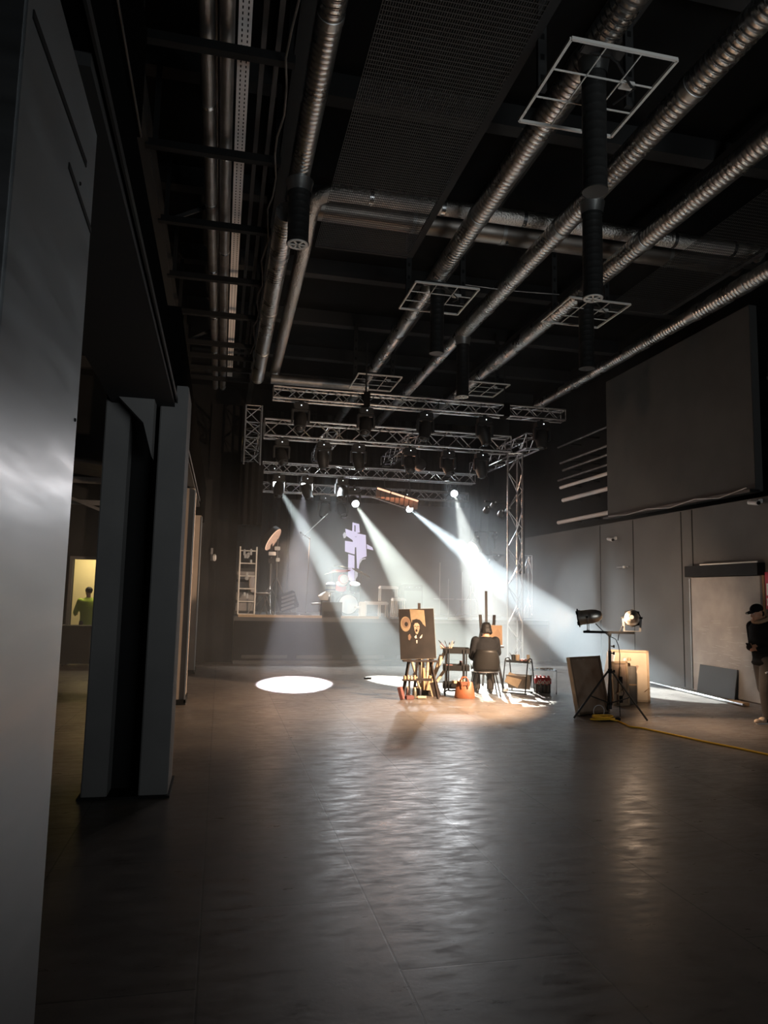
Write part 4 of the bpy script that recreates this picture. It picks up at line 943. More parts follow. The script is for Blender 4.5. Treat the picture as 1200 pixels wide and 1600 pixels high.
# ---------------------------------------------------------- side rack with sling
p = floor_at(811, 1083); rz = -R(42)
t = thing('sling_side_table', 'black tube side table with a brown paper sling, right of the painter', 'side table', (p.x, p.y, 0), rz); ST = t.location
for sx in (-.22, .2):
    B().path([(sx-.03, -.17, .015), (sx-.015, -.15, .3), (sx, -.12, .56), (sx, -.09, .6), (sx, .0, .615), (sx, .09, .6), (sx, .12, .56), (sx+.015, .15, .3), (sx+.03, .17, .015)], .011, 10).build('end_frame', black, t)
for sy in (-.17, .17): B().tube((-.25, sy, .015), (.2, sy, .015), .011).build('floor_rail', black, t)
B().box((-.0, 0, .545), (.42, .2, .012)).box((0, -.1, .56), (.42, .01, .03)).box((0, .1, .56), (.42, .01, .03)).build('tray', black, t, False)
b = B().prism([(-.14, .32), (-.13, .32), (.0, .09), (.13, .32), (.14, .32), (.0, .075)], .4, Matrix.Translation((-.2, 0, 0)) @ Matrix.Rotation(R(90), 4, 'Z') @ Matrix.Rotation(R(90), 4, 'X')); b.build('sling', mat('taupe_sling', (.17, .13, .1), .8), t, False)
B().box((-.06, -.13, .24), (.26, .008, .2), Matrix.Rotation(R(20), 4, 'Y') @ Matrix.Rotation(R(-28), 4, 'X')).build('paper_sheet', wood_pale, t, False)
def on_tab(x, y): q = Matrix.Rotation(rz, 4, 'Z') @ V((x, y, 0)); return V((ST.x+q.x, ST.y+q.y, .552))
def cup_(x, y, r, h, m, lab, sticks=()):
    t = thing('table_cup', lab, 'cup', on_tab(x, y)); B().lathe([(r*.8, 0), (r, h), (r*.92, h), (r*.74, .006)], 16, cap=False).lathe([(r*.8, 0.001), (.001, .002)], 16).build('cup', m, t)
    for tx_, L in sticks: B().tube((0, 0, .01), (math.sin(R(tx_))*L, 0, math.cos(R(tx_))*L), .005, 6).build('brush', wood_dark, t)
cup_(-.1, -.02, .04, .12, steel_dark, 'dark cup of brushes at the left on the sling table', ((-24, .17), (18, .18)))
cup_(-.02, -.03, .042, .125, wood_pale, 'pale cup in the middle on the sling table')
cup_(.17, .0, .03, .13, cream, 'small pale cup at the right on the sling table')
single(B().box(on_tab(.07, -.02)+V((0, 0, .025)), (.08, .06, .05), bev=.008), 'eraser_block', pink, 'pinkish block between the cups on the sling table', 'block')
single(B().ball(on_tab(.13, -.04)+V((0, 0, .03)), (.045, .035, .03), 14), 'paint_rag', maroon, 'dark crumpled rag between the cups on the sling table', 'rag')
p = floor_at(791, 1082); t = thing('floor_cup', 'white cup lying on the floor under the sling table', 'cup', (p.x, p.y+.05, .035))
B().lathe([(.026, -.04), (.036, .05), (.032, .05), (.02, -.034)], 16, Matrix.Rotation(R(80), 4, 'Y')).build('cup', white, t)
# clear stool over a pack of bottles
p = floor_at(846, 1084); rz2 = -R(18)
t = thing('clear_stool', 'clear acrylic table standing over the pack of dark bottles', 'stool', (p.x+.07, p.y+.1, 0), rz2); CS = t.location
B().box((0, 0, .415), (.46, .34, .018), bev=.005).build('top', clear, t)
for s in (-1, 1): B().box((s*.221, 0, .203), (.018, .34, .405), bev=.005).build('side', clear, t)
pk = thing('bottle_pack', 'shrink-wrapped pack of dark drink bottles with a red band and white script', 'bottle pack', (CS.x, CS.y, 0), rz2)
for i in range(4):
    for j in range(2):
        bo = B().lathe([(.03, .002), (.034, .02), (.031, .1), (.034, .15), (.034, .2), (.014, .27), (.014, .285)], 14, Matrix.Translation((-.105+.07*i, -.035+.07*j, 0))).build('bottle', cola, pk)
        B().lathe([(.016, .285), (.016, .305)], 12, Matrix.Translation((-.105+.07*i, -.035+.07*j, 0))).build('cap', red_m, bo)
B().box((0, 0, .215), (.292, .152, .13), bev=.02).build('red_band', red_m, pk)
b = B()
for x0 in (-.1, -.02, .06):
    b.path([(x0+.075*u/8-.01, -.0775, .19+.028*math.sin(u*1.5+x0*30)+.004*u) for u in range(9)], .006, 6)
b.path([(-.12, -.0775, .165), (-.03, -.0775, .178), (.05, -.0775, .17), (.12, -.0775, .19)], .004, 6)
b.build('white_script', white, pk)
b = B()
for k in range(14): b.ball((random.uniform(-.2, .2), random.uniform(-.12, .12), .424+.008), (.02, .015, .009), 8)
o = b.build('crumbs', cream, None); o.parent = t

# ---------------------------------------------------------- stand with two par cans
p = floor_at(954, 1121)
PX, PY = p.x, p.y
t = thing('par_stand', 'black T-bar tripod stand carrying two par cans', 'stand', (PX, PY, 0), -R(14)); zt_ = pY(955, 988, PY).z
B().tube((0, 0, .12), (0, 0, .95), .022, 14).build('lower_pole', steel_dark, t); B().tube((0, 0, .9), (0, 0, zt_), .016, 14).build('upper_pole', tube_grey, t)
B().box((-.01, 0, zt_), (.74, .035, .035), bev=.004).build('cross_bar', black, t)
B().box((0, 0, zt_-.03), (.05, .05, .05), bev=.005).build('t_socket', steel_dark, t)
for z in (zt_-.2, zt_-.3, .66): 
    B().tube((.02, -.01, z), (.06, -.02, z), .008).tube((.055, -.02, z-.02), (.055, -.02, z+.02), .014).build('clamp_knob', black, t)
B().lathe([(.03, -.03), (.032, .03)], 16, Matrix.Translation((0, 0, .66))).build('leg_collar', black, t); B().lathe([(.028, -.02), (.028, .02)], 16, Matrix.Translation((0, 0, .2))).build('brace_collar', black, t)
legs = [(-.58, -.22), (.43, -.3), (.1, .5)]
for lx, ly in legs:
    B().tube((lx*.05, ly*.05, .66), (lx, ly, .015), .014).build('leg', steel_dark, t); B().tube((0, 0, .2), (lx*.52, ly*.52, .31), .009).build('leg_brace', steel_dark, t)
def stand_pt(x, y, z): q = Matrix.Rotation(-R(14), 4, 'Z') @ V((x, y, 0)); return V((PX+q.x, PY+q.y, z))
PARS = []
def par_can(pivot, target, label):
    t = thing('par_can', label, 'lamp', pivot); d = (V(target)-V(pivot)); c = V((0, 0, .2)); q = d.to_track_quat('-Z', 'Y').to_matrix().to_4x4(); T = Matrix.Translation(c) @ q
    yaw = math.atan2(d.y, d.x)-PI/2; Y = Matrix.Rotation(yaw, 4, 'Z')
    can = B().lathe([(.035, .2), (.06, .185), (.085, .14), (.1, .08), (.104, .03), (.1, .02), (.104, 0), (.104, -.1), (.112, -.105), (.112, -.13), (.1, -.13), (.097, -.1), (.097, .02), (.06, .15), (.03, .18)], 28, T, cap=False).build('can', chrome, t)
    fr_ = B()
    for k in range(4): fr_.box(((.11)*math.cos(k*PI/2+PI/4), .11*math.sin(k*PI/2+PI/4), -.14), (.05, .05, .03), m=T)
    fr_.lathe([(.135, -.13), (.135, -.145), (.104, -.145), (.104, -.13)], 8, T, cap=False).build('gel_frame', black, can)
    y = B()
    for s in (-1, 1): y.bar(Y @ V((s*.125, 0, .2)), Y @ V((s*.11, 0, .0)), .008, .03)
    y.bar(Y @ V((-.115, 0, .005)), Y @ V((.115, 0, .005)), .03, .008); y.build('yoke', tube_grey, t, False)
    for s in (-1, 1): B().tube(Y @ V((s*.1, 0, .2)), Y @ V((s*.15, 0, .2)), .014).build('tilt_knob', black, t)
    B().lathe([(.045, 0), (.03, -.02), (.012, -.03)], 16, T @ Matrix.Translation((0, 0, .155))).build('lamp_bulb', emat('warm_bulb', (1, .68, .42), 1.6), t)
    PARS.append((V(pivot)+c, d.normalized())); return t
c1_ = stand_pt(-.31, 0, zt_+.018)
can1 = par_can(c1_, c1_+V((-3.3, 2.2, -.6)), 'shiny par can at the left end of the T-bar, facing the painter')
can2 = par_can(stand_pt(.33, 0, zt_+.018), (8.3, 13.4, .9), 'shiny par can at the right end of the T-bar, rear opening glowing')
b = B().path([stand_pt(-.2, .0, zt_+.12), stand_pt(-.12, .03, zt_+.05), stand_pt(-.02, .03, zt_-.04), stand_pt(.1, .03, zt_-.1), stand_pt(.14, .03, zt_-.2), stand_pt(.155, .03, .9), stand_pt(.14, .02, .55), stand_pt(.2, .0, .35), stand_pt(.13, 0, .2), stand_pt(.14, .0, .02)], .006, 6)
single(b, 'lamp_cable', black, 'black cable hanging from the par cans down the stand', 'cable')
single(B().path([stand_pt(.2, .03, zt_+.1), stand_pt(.15, .04, zt_-.02), stand_pt(.13, .03, zt_-.12)], .006, 6), 'lamp_cable', black, 'short black cable below the right par can', 'cable')
for k, z in enumerate((.48, .21)):
    single(B().box(stand_pt(.16, .02, z+.05), (.045, .035, .1), bev=.005), 'dimmer_box', black, ('upper small black box strapped to the hanging lamp cable', 'lower small black box strapped to the hanging lamp cable')[k], 'box')
# power strip and yellow cable
p = floor_at(952, 1126)
t = thing('power_strip', 'black power strip on the floor beneath the par stand', 'power strip', (p.x, p.y, 0), R(-16))
B().box((0, 0, .025), (.3, .07, .045), bev=.008).build('case', black, t)
b = B()
for k in range(4): b.lathe([(.02, .046), (.02, .049)], 14, Matrix.Translation((-.1+.065*k, 0, 0)))
b.build('outlets', steel_dark, t)
pts = []
for k in range(30):
    a_ = k*2*PI/12; rr = .13+.02*math.sin(k*1.3); pts.append((p.x-.1+1.25*rr*math.cos(a_), p.y-.0+rr*.55*math.sin(a_), .012+.002*k))
for q in ((966, 1128), (985, 1137), (1003, 1139), (1050, 1149), (1100, 1160), (1150, 1170), (1215, 1184)): w = floor_at(*q); pts.append((w.x, w.y, .012))
single(B().path(pts, .012, 8), 'extension_cord', yellow_c, 'yellow extension cord coiled by the stand and running off to the right', 'cord')
single(B().path([floor_at(938, 1122)+V((.085*math.cos(R(a_)), .04, .09+.085*math.sin(R(a_)))) for a_ in range(-60, 250, 15)], .006, 6), 'white_cable_loop', white, 'thin white cable loop standing behind the yellow coil', 'cable')

# ---------------------------------------------------------- canvases and boards behind the stand
def lean_panel(corners, back, th, name, label, m, edge_m, cat='canvas', rails=True):
    """panel standing on the floor between two floor points, leaning back"""
    a, c = V(corners[0]), V(corners[1]); h, lean = corners[2], corners[3]
    d = c-a; yaw = math.atan2(d.y, d.x); L = d.length
    t = thing(name, label, cat, a, yaw); T = Matrix.Rotation(-R(lean), 4, 'X')
    B().box((L/2, .0, h/2), (L, th, h), m=T).build('panel', m, t, False)
    if rails:
        w = .035
        for x0, z0, sx, sz in ((L/2, w/2, L, w), (L/2, h-w/2, L, w), (w/2, h/2, w, h), (L-w/2, h/2, w, h)): B().box((x0, -th*.9, z0), (sx, th*1.2, sz), m=T).build('frame_rail', edge_m, t, False)
    return t, T, L, h
f0, f1 = floor_at(903, 1118), floor_at(951, 1112)
t, T, L, h = lean_panel((f0+V((0, .0, 0)), f1, .84, 12), 0, .02, 'plywood_canvas', 'large brown back of a canvas leaning behind the left stand leg', wood_ply, mat('brown_rail', (.26, .18, .12), .7))
B().box((-.008, -.005, h/2), (.014, .06, h), m=T).build('pale_edge', cream, t, False)
b = B()
for x in (.18, .32): b.box((x, -.02, h-.03), (.04, .01, .035), m=T)
b.build('pale_label', cream, t, False)
g0, g1 = floor_at(957, 1096), floor_at(1017, 1098)
t, T, L, h = lean_panel((g0+V((0, .1, 0)), g1+V((0, .02, 0)), .85, 7), 0, .02, 'stretcher_frame', 'big pale canvas back with cream timber frame, farthest of the leaning boards', cream, wood_pale)
g0, g1 = floor_at(950, 1100), floor_at(959, 1103)
t, T, L, h = lean_panel((g0+V((0, .25, 0)), g1+V((0, .2, 0)), .84, 10), 0, .02, 'lilac_canvas', 'narrow white canvas edge lit lilac behind the brown canvas back', white, white, rails=False)
g0, g1 = floor_at(959, 1103), floor_at(979, 1101)
g0b, g1b = g0, g1+V((0, -.08, 0))
t, T, L, h = lean_panel((g0, g1+V((0, -.08, 0)), .7, 4), 0, .015, 'brown_board', 'brown board with pale slats between the stand pole and the grey roll', wood_ply, wood_pale, 'board')
B().bar((.04, -.1, .02), (.12, -.02, .62), .03, .02).build('pale_slat', wood_pale, t, False); B().bar((.0, -.09, .2), (.2, -.05, .28), .025, .015).build('pale_slat', wood_pale, t, False)
p = floor_at(987, 1099)
t = thing('grey_roll', 'thick grey-brown roll standing upright before the cream canvas back', 'roll', (p.x, p.y, 0))
B().lathe([(.085, .0), (.088, .01), (.084, .6), (.07, .605), (.03, .6)], 26).build('roll', roll_grey, t); B().lathe([(.09, .3), (.09, .32)], 26, cap=False).build('tape_band', card, t)
p = floor_at(1002, 1096)
t = thing('curved_board', 'curved brown sheet standing right of the grey roll', 'board', (p.x, p.y, 0), R(-8))
b = B(); n = 10; poly = []
for k in range(n+1): a_ = k/n; poly.append((-.09+.2*a_, -.03*math.sin(a_*PI)))
prof = [(-.09, 0), (.11, 0), (.075, .42), (.06, .52), (.02, .57), (-.07, .6), (-.09, .59)]
b.prism(prof, .012, Matrix.Rotation(R(90), 4, 'X')); b.build('sheet', wood_ply, t, False)
for k, (px, m, lab) in enumerate(((967, white, 'small white pot on top of the brown board'), (975, wood_pale, 'small yellowish pot on top of the brown board'), (982, card, 'small brown pot on top of the grey roll'))):
    p = floor_at(987, 1099); q = pY(px, 1036, p.y); 
    z = .606 if k == 2 else .706
    f_ = (q.x-g0b.x)/(g1b.x-g0b.x)
    pot('small_pot', (q.x, p.y if k == 2 else g0b.y+(g1b.y-g0b.y)*f_+.045, z), .03, .05, m, lab)
single(B().tube(pY(1007, 1081, g1.y-.1), pY(1015, 1075, g1.y-.1), .006), 'thin_stick', card, 'thin stick propped on the lower right of the cream canvas back', 'stick')

# ================================================================== PEOPLE
def hand_bits(b, wrist, fwd, down, side, s=1.0, curl=.4):
    """palm and five fingers, added to body b; fwd = along the fingers, side = towards the thumb"""
    f, dn, sd = V(fwd).normalized(), V(down).normalized(), V(side).normalized()
    w = V(wrist)
    b.limb([(w, .024*s), (w+f*.04*s, .026*s)]); 
    for k, (o, L) in enumerate(((.03, .07), (.011, .08), (-.009, .075), (-.027, .058))):
        k0 = w+f*.065*s+sd*o*s; b.limb([(w+f*.03*s+sd*o*.7*s, .017*s), (k0, .0125*s)], 8)
        k1 = k0+(f*math.cos(curl)+dn*math.sin(curl))*L*.5*s; k2 = k1+(f*math.cos(curl*2.2)+dn*math.sin(curl*2.2))*L*.5*s
        b.limb([(k0, .0115*s), (k1, .0105*s), (k2, .009*s)], 8)
    t0 = w+f*.015*s+sd*.025*s; t1 = t0+(f*.6+sd*.7+dn*.2).normalized()*.045*s; t2 = t1+(f*.85+sd*.1+dn*.4).normalized()*.035*s
    b.limb([(t0, .015*s), (t1, .0125*s), (t2, .01*s)], 8)
def head_bits(b, c, fwd, up, s=1.0):
    """skull, jaw, nose, brow, lips, ears around centre c"""
    f, u = V(fwd).normalized(), V(up).normalized(); sd = f.cross(u).normalized(); u = sd.cross(f)
    P = lambda x, y, z: V(c)+(sd*x+f*y+u*z)*s
    Rm = Matrix((sd, f, u)).transposed().to_4x4()
    b.ball(P(0, -.012, .03), (.074*s, .094*s, .088*s), 18, Rm); b.ball(P(0, .025, -.035), (.056*s, .066*s, .078*s), 16, Rm)
    b.ball(P(0, .062, -.085), (.03*s, .028*s, .024*s), 10, Rm)
    b.limb([(P(0, .088, .008), .011*s), (P(0, .108, -.026), .014*s)], 8); b.ball(P(0, .096, -.03), (.018*s, .014*s, .01*s), 8, Rm)
    b.limb([(P(-.035, .078, .026), .012*s), (P(.035, .078, .026), .012*s)], 8)
    b.ball(P(0, .085, -.06), (.024*s, .013*s, .01*s), 8, Rm)
    for k in (-1, 1): b.ball(P(k*.076, -.012, -.008), (.011*s, .022*s, .034*s), 10, Rm)
    return P, Rm
def eyes(P, s, par):
    for k in (-1, 1):
        e = B().ball(P(k*.032, .08, .006), (.012*s, .0095*s, .007*s), 12).build('eye', white, par); B().ball(P(k*.032, .087, .006), .0045*s, 8).build('pupil', black, e)

# ---- man in a cap at the right edge, walking left, hands together at the waist
q = pZ(1200, 1129, 0)
MP = V((q.x-.02, q.y, 0))
man = thing('person', 'man in black jacket and cap at the right edge, walking left, hands together', 'person', MP, R(2))
# local: walks towards -x
b = B()
hip = V((.02, 0, .9)); chest = V((-.02, 0, 1.24)); neck = V((-.045, 0, 1.43)); hc = V((-.105, 0, 1.55)); hf = V((-1, 0, -.25))
b.stack([((.02, 0, .84), .1, .16, 0), ((.01, 0, .95), .1, .155, 0), ((0, 0, 1.08), .098, .15, 0), ((-.01, 0, 1.22), .112, .17, 0), ((-.015, 0, 1.34), .1, .19, 0), ((-.02, 0, 1.41), .07, .13, 0), ((-.03, 0, 1.44), .05, .06, 0)])
b.limb([((-.03, 0, 1.4), .058), ((-.075, 0, 1.5), .052)])
P, Rm = head_bits(b, hc, hf, (-.25, 0, 1), 1.0)
legA = [((-.0, -.09, .87), .09), ((-.06, -.09, .47), .062), ((-.03, -.09, .1), .042)]
legB = [((.03, .09, .87), .09), ((.07, .09, .48), .062), ((.26, .09, .14), .042)]
b.limb(legA, 14); b.limb(legB, 14)
b.limb([((-.03, -.09, .08), .038), ((-.2, -.09, .035), .03)]); b.limb([((.27, .09, .12), .038), ((.16, .09, .03), .03)])
armA = [((-.015, -.2, 1.35), .055), ((.05, -.23, 1.08), .045), ((-.17, -.09, 1.04), .032)]
armB = [((-.015, .2, 1.35), .055), ((.03, .24, 1.08), .045), ((-.18, .08, 1.05), .032)]
b.limb(armA); b.limb(armB)
hand_bits(b, (-.17, -.09, 1.04), (-.5, .8, .1), (.3, .5, -.6), (0, 0, 1), .95, .5); hand_bits(b, (-.18, .08, 1.05), (-.5, -.8, .1), (.3, -.5, -.6), (0, 0, 1), .95, .5)
b.skin('body', skin_w, man, .0085, 3)
eyes(P, 1.0, man)
def cloth(name, segs, m, par, voxel=.012, it=6):
    b = B(); segs(b); return b.skin(name, m, par, voxel, it)
def jk(b):
    b.stack([((.02, 0, .8), .155, .2, 0), ((.02, 0, .9), .15, .195, 0), ((0, 0, 1.05), .15, .195, 0), ((-.01, 0, 1.2), .16, .21, 0), ((-.015, 0, 1.34), .14, .22, 0), ((-.02, 0, 1.42), .085, .15, 0), ((-.03, 0, 1.45), .065, .08, 0)], 22)
    for A in (armA, armB): b.limb([(A[0][0], .082), (A[1][0], .066), (V(A[1][0]).lerp(V(A[2][0]), .95), .048)], 14)
    b.limb([((-.1, -.16, 1.15), .05), ((-.12, .1, 1.12), .05)]); b.ball((-.05, 0, .84), (.12, .16, .05))
cloth('jacket', jk, jacket, man)
def tr(b):
    b.stack([((.02, 0, .78), .12, .175, 0), ((.02, 0, .86), .122, .178, 0), ((.01, 0, .97), .115, .17, 0)], 22)
    for A in (legA, legB): b.limb([(A[0][0], .125), (A[1][0], .105), (V(A[1][0]).lerp(V(A[2][0]), .75), .092), (V(A[2][0])+V((0, 0, -.01)), .094)], 16)
cloth('trousers', tr, trouser, man)
B().box((-.115, -.165, .72), (.05, .012, .02), Matrix.Rotation(R(-20), 4, 'Y')).build('white_patch', white, man, False)
for (x, y, dz, rot) in ((-.03, -.09, 0, 0), (.27, .09, .03, 28)):
    T = Matrix.Translation((x, y, dz)) @ Matrix.Rotation(R(rot), 4, 'Y')
    b = B(); b.bm; rs = [((.06, 0), .035, .05), ((-.02, 0), .05, .07), ((-.12, 0), .052, .05), ((-.2, 0), .04, .035)]
    for (cx, cy), ry, rz_ in rs: b.ball(T @ V((cx, cy, rz_*.8+.01)), (.06, ry, rz_*.95), 14)
    s_ = b.skin('shoe', shoe_m, man, .009, 4)
    so = B().stack([(T @ V((-.07, 0, .0)), .16, .052, 0), (T @ V((-.07, 0, .022)), .165, .054, 0)], 24).build('sole', white, s_)
# cap with peak, scarf, glasses strap
def capf(b): b.ball(P(0, -.012, .052), (.082, .1, .078), 18, Rm)
cp = cloth('cap', capf, jacket, man, .01, 3)
b = B(); b.prism([(-.066, .06), (-.06, .13), (-.03, .165), (.03, .165), (.06, .13), (.066, .06)], .012, Matrix.Translation(P(0, 0, .035)) @ Rm @ Matrix.Rotation(R(-6), 4, 'X')); b.build('peak', jacket, cp)
B().box(P(0, .166, .03), (.012, .012, .01)).build('peak_badge', white, cp, False)
def sc(b):
    n = 14
    for k in range(n): a_ = 2*PI*k/n; b.ball((-.045+.085*math.cos(a_), .1*math.sin(a_), 1.45+.03*math.cos(a_)), .035, 10)
    b.limb([((.03, -.07, 1.46), .035), ((.06, 0, 1.5), .045), ((.03, .07, 1.46), .035)])
cloth('scarf', sc, hood_m, man, .01, 4)
B().path([P(.078, .07, .01), P(.084, .03, .012), P(.08, -.02, .01)], .006, 8).build('glasses_arm', black, man)
def hl(b):
    for k in (-1, 1): b.ball(P(k*.07, -.03, -.01), (.012, .03, .035), 10, Rm)
    b.ball(P(0, -.075, -.02), (.06, .03, .05), 12, Rm)
cloth('hair', hl, hair_m, man, .008, 2)
# dark thing held at the waist
t = thing('held_phone', 'small dark phone held in the hands of the man in the cap', 'phone', MP+V((-.235, -.0, 1.06)), R(10))
B().box((0, 0, 0), (.015, .075, .14), Matrix.Rotation(R(-35), 4, 'Y'), bev=.004).build('case', black, t)
wr_ = B().path([(-.165+.04*math.cos(k), -.085+.02*math.sin(k), 1.04+.04*math.sin(k)) for k in [i*2*PI/12 for i in range(13)]], .006, 6); wr_.build('wrist_strap', black, man)

# ---- seated painter, back to the camera
q = pZ(757, 1086, 0); CHX = V((q.x, q.y-.05, 0)); cy = -R(12)
ch = thing('shell_chair', 'dark shell chair on black legs, under the seated painter', 'chair', CHX, cy)
shell_m = mat('dark_shell', (.014, .013, .012), .45, spec=.2)
b = B(); rows = []
for i in range(9):
    v = i/8; z = .43+.36*v; w = .225+.02*math.sin(v*PI)-.05*v*v
    rows.append([(w*math.sin(u*.5*PI*.98), -.17-.07*v+.12*(1-math.cos(u*.5*PI)), z) for u in [k/8*2-1 for k in range(9)]])
bm = b.bm; vr = [[bm.verts.new(p) for p in r] for r in rows]
for i in range(8):
    for k in range(8): bm.faces.new((vr[i][k], vr[i][k+1], vr[i+1][k+1], vr[i+1][k]))
bk = b.build('backrest', shell_m, ch); md = bk.modifiers.new('s', 'SOLIDIFY'); md.thickness = .012
B().stack([((0, .03, .405), .22, .2, 0), ((0, .03, .425), .235, .215, 0), ((0, .03, .44), .22, .2, 0)], 28).build('seat', shell_m, ch)
B().path([(.237*math.cos(a_), .03+.217*math.sin(a_), .412) for a_ in [k*2*PI/32 for k in range(33)]], .011, 8, False).build('seat_rim', alu, ch)
for sx, sy in ((-1, -1), (1, -1), (1, 1), (-1, 1)): B().tube((sx*.15, .03+sy*.13, .41), (sx*.235, .03+sy*.2, 0), .012).build('leg', black, ch)
pn = thing('person', 'painter with short black hair seated on the shell chair, seen from behind', 'person', CHX, cy)
# local: faces +y
b = B()
b.stack([((0, .0, .46), .15, .12, 0), ((0, .0, .55), .145, .11, 0), ((0, .0, .68), .14, .1, 0), ((0.0, .02, .82), .155, .105, 0), ((.0, .04, .93), .16, .095, 0), ((.005, .055, .99), .1, .07, 0), ((.01, .06, 1.02), .05, .05, 0)])
b.limb([((.01, .06, .98), .05), ((.015, .085, 1.07), .047)])
P2, Rm2 = head_bits(b, V((.02, .11, 1.12)), (.18, 1, -.3), (.05, .3, 1), .95)
lA = [((-.09, .05, .49), .085), ((-.13, .4, .5), .06), ((-.1, .36, .1), .042)]
lB = [((.09, .05, .49), .085), ((.15, .4, .5), .06), ((.13, .3, .1), .042)]
b.limb(lA, 14); b.limb(lB, 14)
aA = [((-.175, .03, .93), .055), ((-.235, .02, .66), .045), ((-.14, .2, .58), .032)]
aB = [((.175, .04, .93), .055), ((.24, .17, .72), .045), ((.24, .4, .8), .03)]
b.limb(aA); b.limb(aB)
hand_bits(b, (-.14, .2, .58), (.4, .8, -.1), (0, 0, -1), (.8, -.3, .2), .9, .3); hand_bits(b, (.24, .4, .8), (-.1, 1, .15), (-.2, .2, -1), (-.9, 0, .3), .9, .5)
for A in (lA, lB): x, y, z = A[2][0]; b.limb([((x, y, .07), .036), ((x, y+.12, .035), .028)])
b.skin('body', skin, pn, .0085, 3); eyes(P2, .95, pn)
def jk2(b):
    b.stack([((0, -.01, .45), .19, .15, 0), ((0, -.01, .52), .19, .15, 0), ((0, 0, .66), .185, .14, 0), ((0, .015, .8), .2, .14, 0), ((0, .035, .91), .2, .125, 0), ((.005, .05, .98), .13, .095, 0), ((.01, .055, 1.005), .075, .07, 0)], 24)
    b.limb([(aA[0][0], .08), (aA[1][0], .065), (aA[2][0], .05)], 14); b.limb([(aB[0][0], .08), (aB[1][0], .064), (V(aB[1][0]).lerp(V(aB[2][0]), .45), .052)], 14)
cloth('jacket', jk2, jacket, pn)
def tr2(b):
    b.stack([((0, .03, .42), .17, .15, 0), ((0, .03, .5), .175, .15, 0), ((0, .03, .56), .16, .13, 0)], 22)
    for A in (lA, lB): b.limb([(A[0][0], .1), (A[1][0], .085), (V(A[1][0]).lerp(V(A[2][0]), .6), .075), (A[2][0], .068)], 14)
cloth('trousers', tr2, trouser, pn)
for A in (lA, lB):
    x, y, z = A[2][0]; b = B()
    for dy, ry, rz_ in ((-.04, .05, .045), (.03, .06, .05), (.11, .06, .036)): b.ball((x, y+dy, rz_*.85+.005), (.043, ry, rz_), 14)
    b.skin('shoe', shoe_b, pn, .009, 3)
def hr(b):
    b.ball(P2(0, -.02, .045), (.092, .11, .092), 20, Rm2); b.ball(P2(0, -.045, -.01), (.1, .085, .085), 18, Rm2)
    for k in (-1, 1): b.ball(P2(k*.08, .0, -.03), (.03, .06, .065), 12, Rm2)
    for k in range(7): a_ = PI+PI*k/6; b.ball(P2(.09*math.cos(a_), -.03+.07*math.sin(a_), -.06), (.03, .03, .03), 10, Rm2)
cloth('hair', hr, hair_m, pn, .009, 3)
t = thing('painters_brush', 'thin brush in the right hand of the seated painter', 'brush', CHX+Matrix.Rotation(cy, 3, 'Z') @ V((.235, .48, .8)), cy)
B().tube((0, -.06, -.02), (0, .12, .05), .005).build('handle', wood_pale, t); B().tube((0, .12, .05), (0, .15, .06), .006, 8, .002).build('bristles', wood_dark, t)

# ---- distant worker in a hi-vis top, beyond the lit doorway
hp_ = pY(137, 960, 18.9)
wk = thing('person', 'distant worker in a hi-vis yellow-green top in the lit doorway', 'person', (hp_.x, 18.9, 0), R(30))
b = B()
b.stack([((0, 0, .84), .14, .1, 0), ((0, 0, 1.0), .14, .1, 0), ((0, 0, 1.25), .17, .11, 0), ((0, 0, 1.38), .19, .1, 0), ((0, 0, 1.46), .06, .05, 0)])
b.limb([((0, 0, 1.4), .055), ((0, .02, 1.53), .05)]); P3, Rm3 = head_bits(b, V((0, .03, 1.6)), (0, 1, -.1), (0, .1, 1), .95)
for s in (-1, 1):
    b.limb([((s*.09, 0, .88), .085), ((s*.1, .02, .48), .06), ((s*.1, 0, .1), .042)]); b.limb([((s*.1, 0, .07), .036), ((s*.1, .13, .035), .028)])
    b.limb([((s*.2, 0, 1.38), .05), ((s*.27, .06, 1.12), .042), ((s*.2, .26, 1.05), .03)]); hand_bits(b, (s*.2, .26, 1.05), (-s*.3, .9, 0), (0, 0, -1), (-s*.9, -.2, .2), .95, .4)
b.skin('body', skin, wk, .012, 3); eyes(P3, .95, wk)
def vs(b):
    b.stack([((0, 0, .8), .18, .14, 0), ((0, 0, 1.0), .175, .135, 0), ((0, 0, 1.25), .2, .145, 0), ((0, 0, 1.38), .215, .125, 0), ((0, 0, 1.47), .08, .07, 0)])
    for s in (-1, 1): b.limb([((s*.2, 0, 1.38), .075), ((s*.27, .06, 1.12), .062), ((s*.22, .2, 1.07), .05)])
cloth('hi_vis_top', vs, hivis, wk, .014)
def tr3(b):
    b.stack([((0, 0, .78), .17, .13, 0), ((0, 0, .92), .17, .13, 0)])
    for s in (-1, 1): b.limb([((s*.09, 0, .86), .105), ((s*.1, .02, .48), .08), ((s*.1, 0, .1), .07)])
cloth('trousers', tr3, trouser, wk, .014)
cloth('hair', lambda b: b.ball(P3(0, -.02, .045), (.086, .1, .085), 16, Rm3), hair_m, wk, .012, 2)
for s in (-1, 1): B().ball((s*.1, .05, .045), (.045, .13, .05), 14).build('boot', shoe_b, wk)
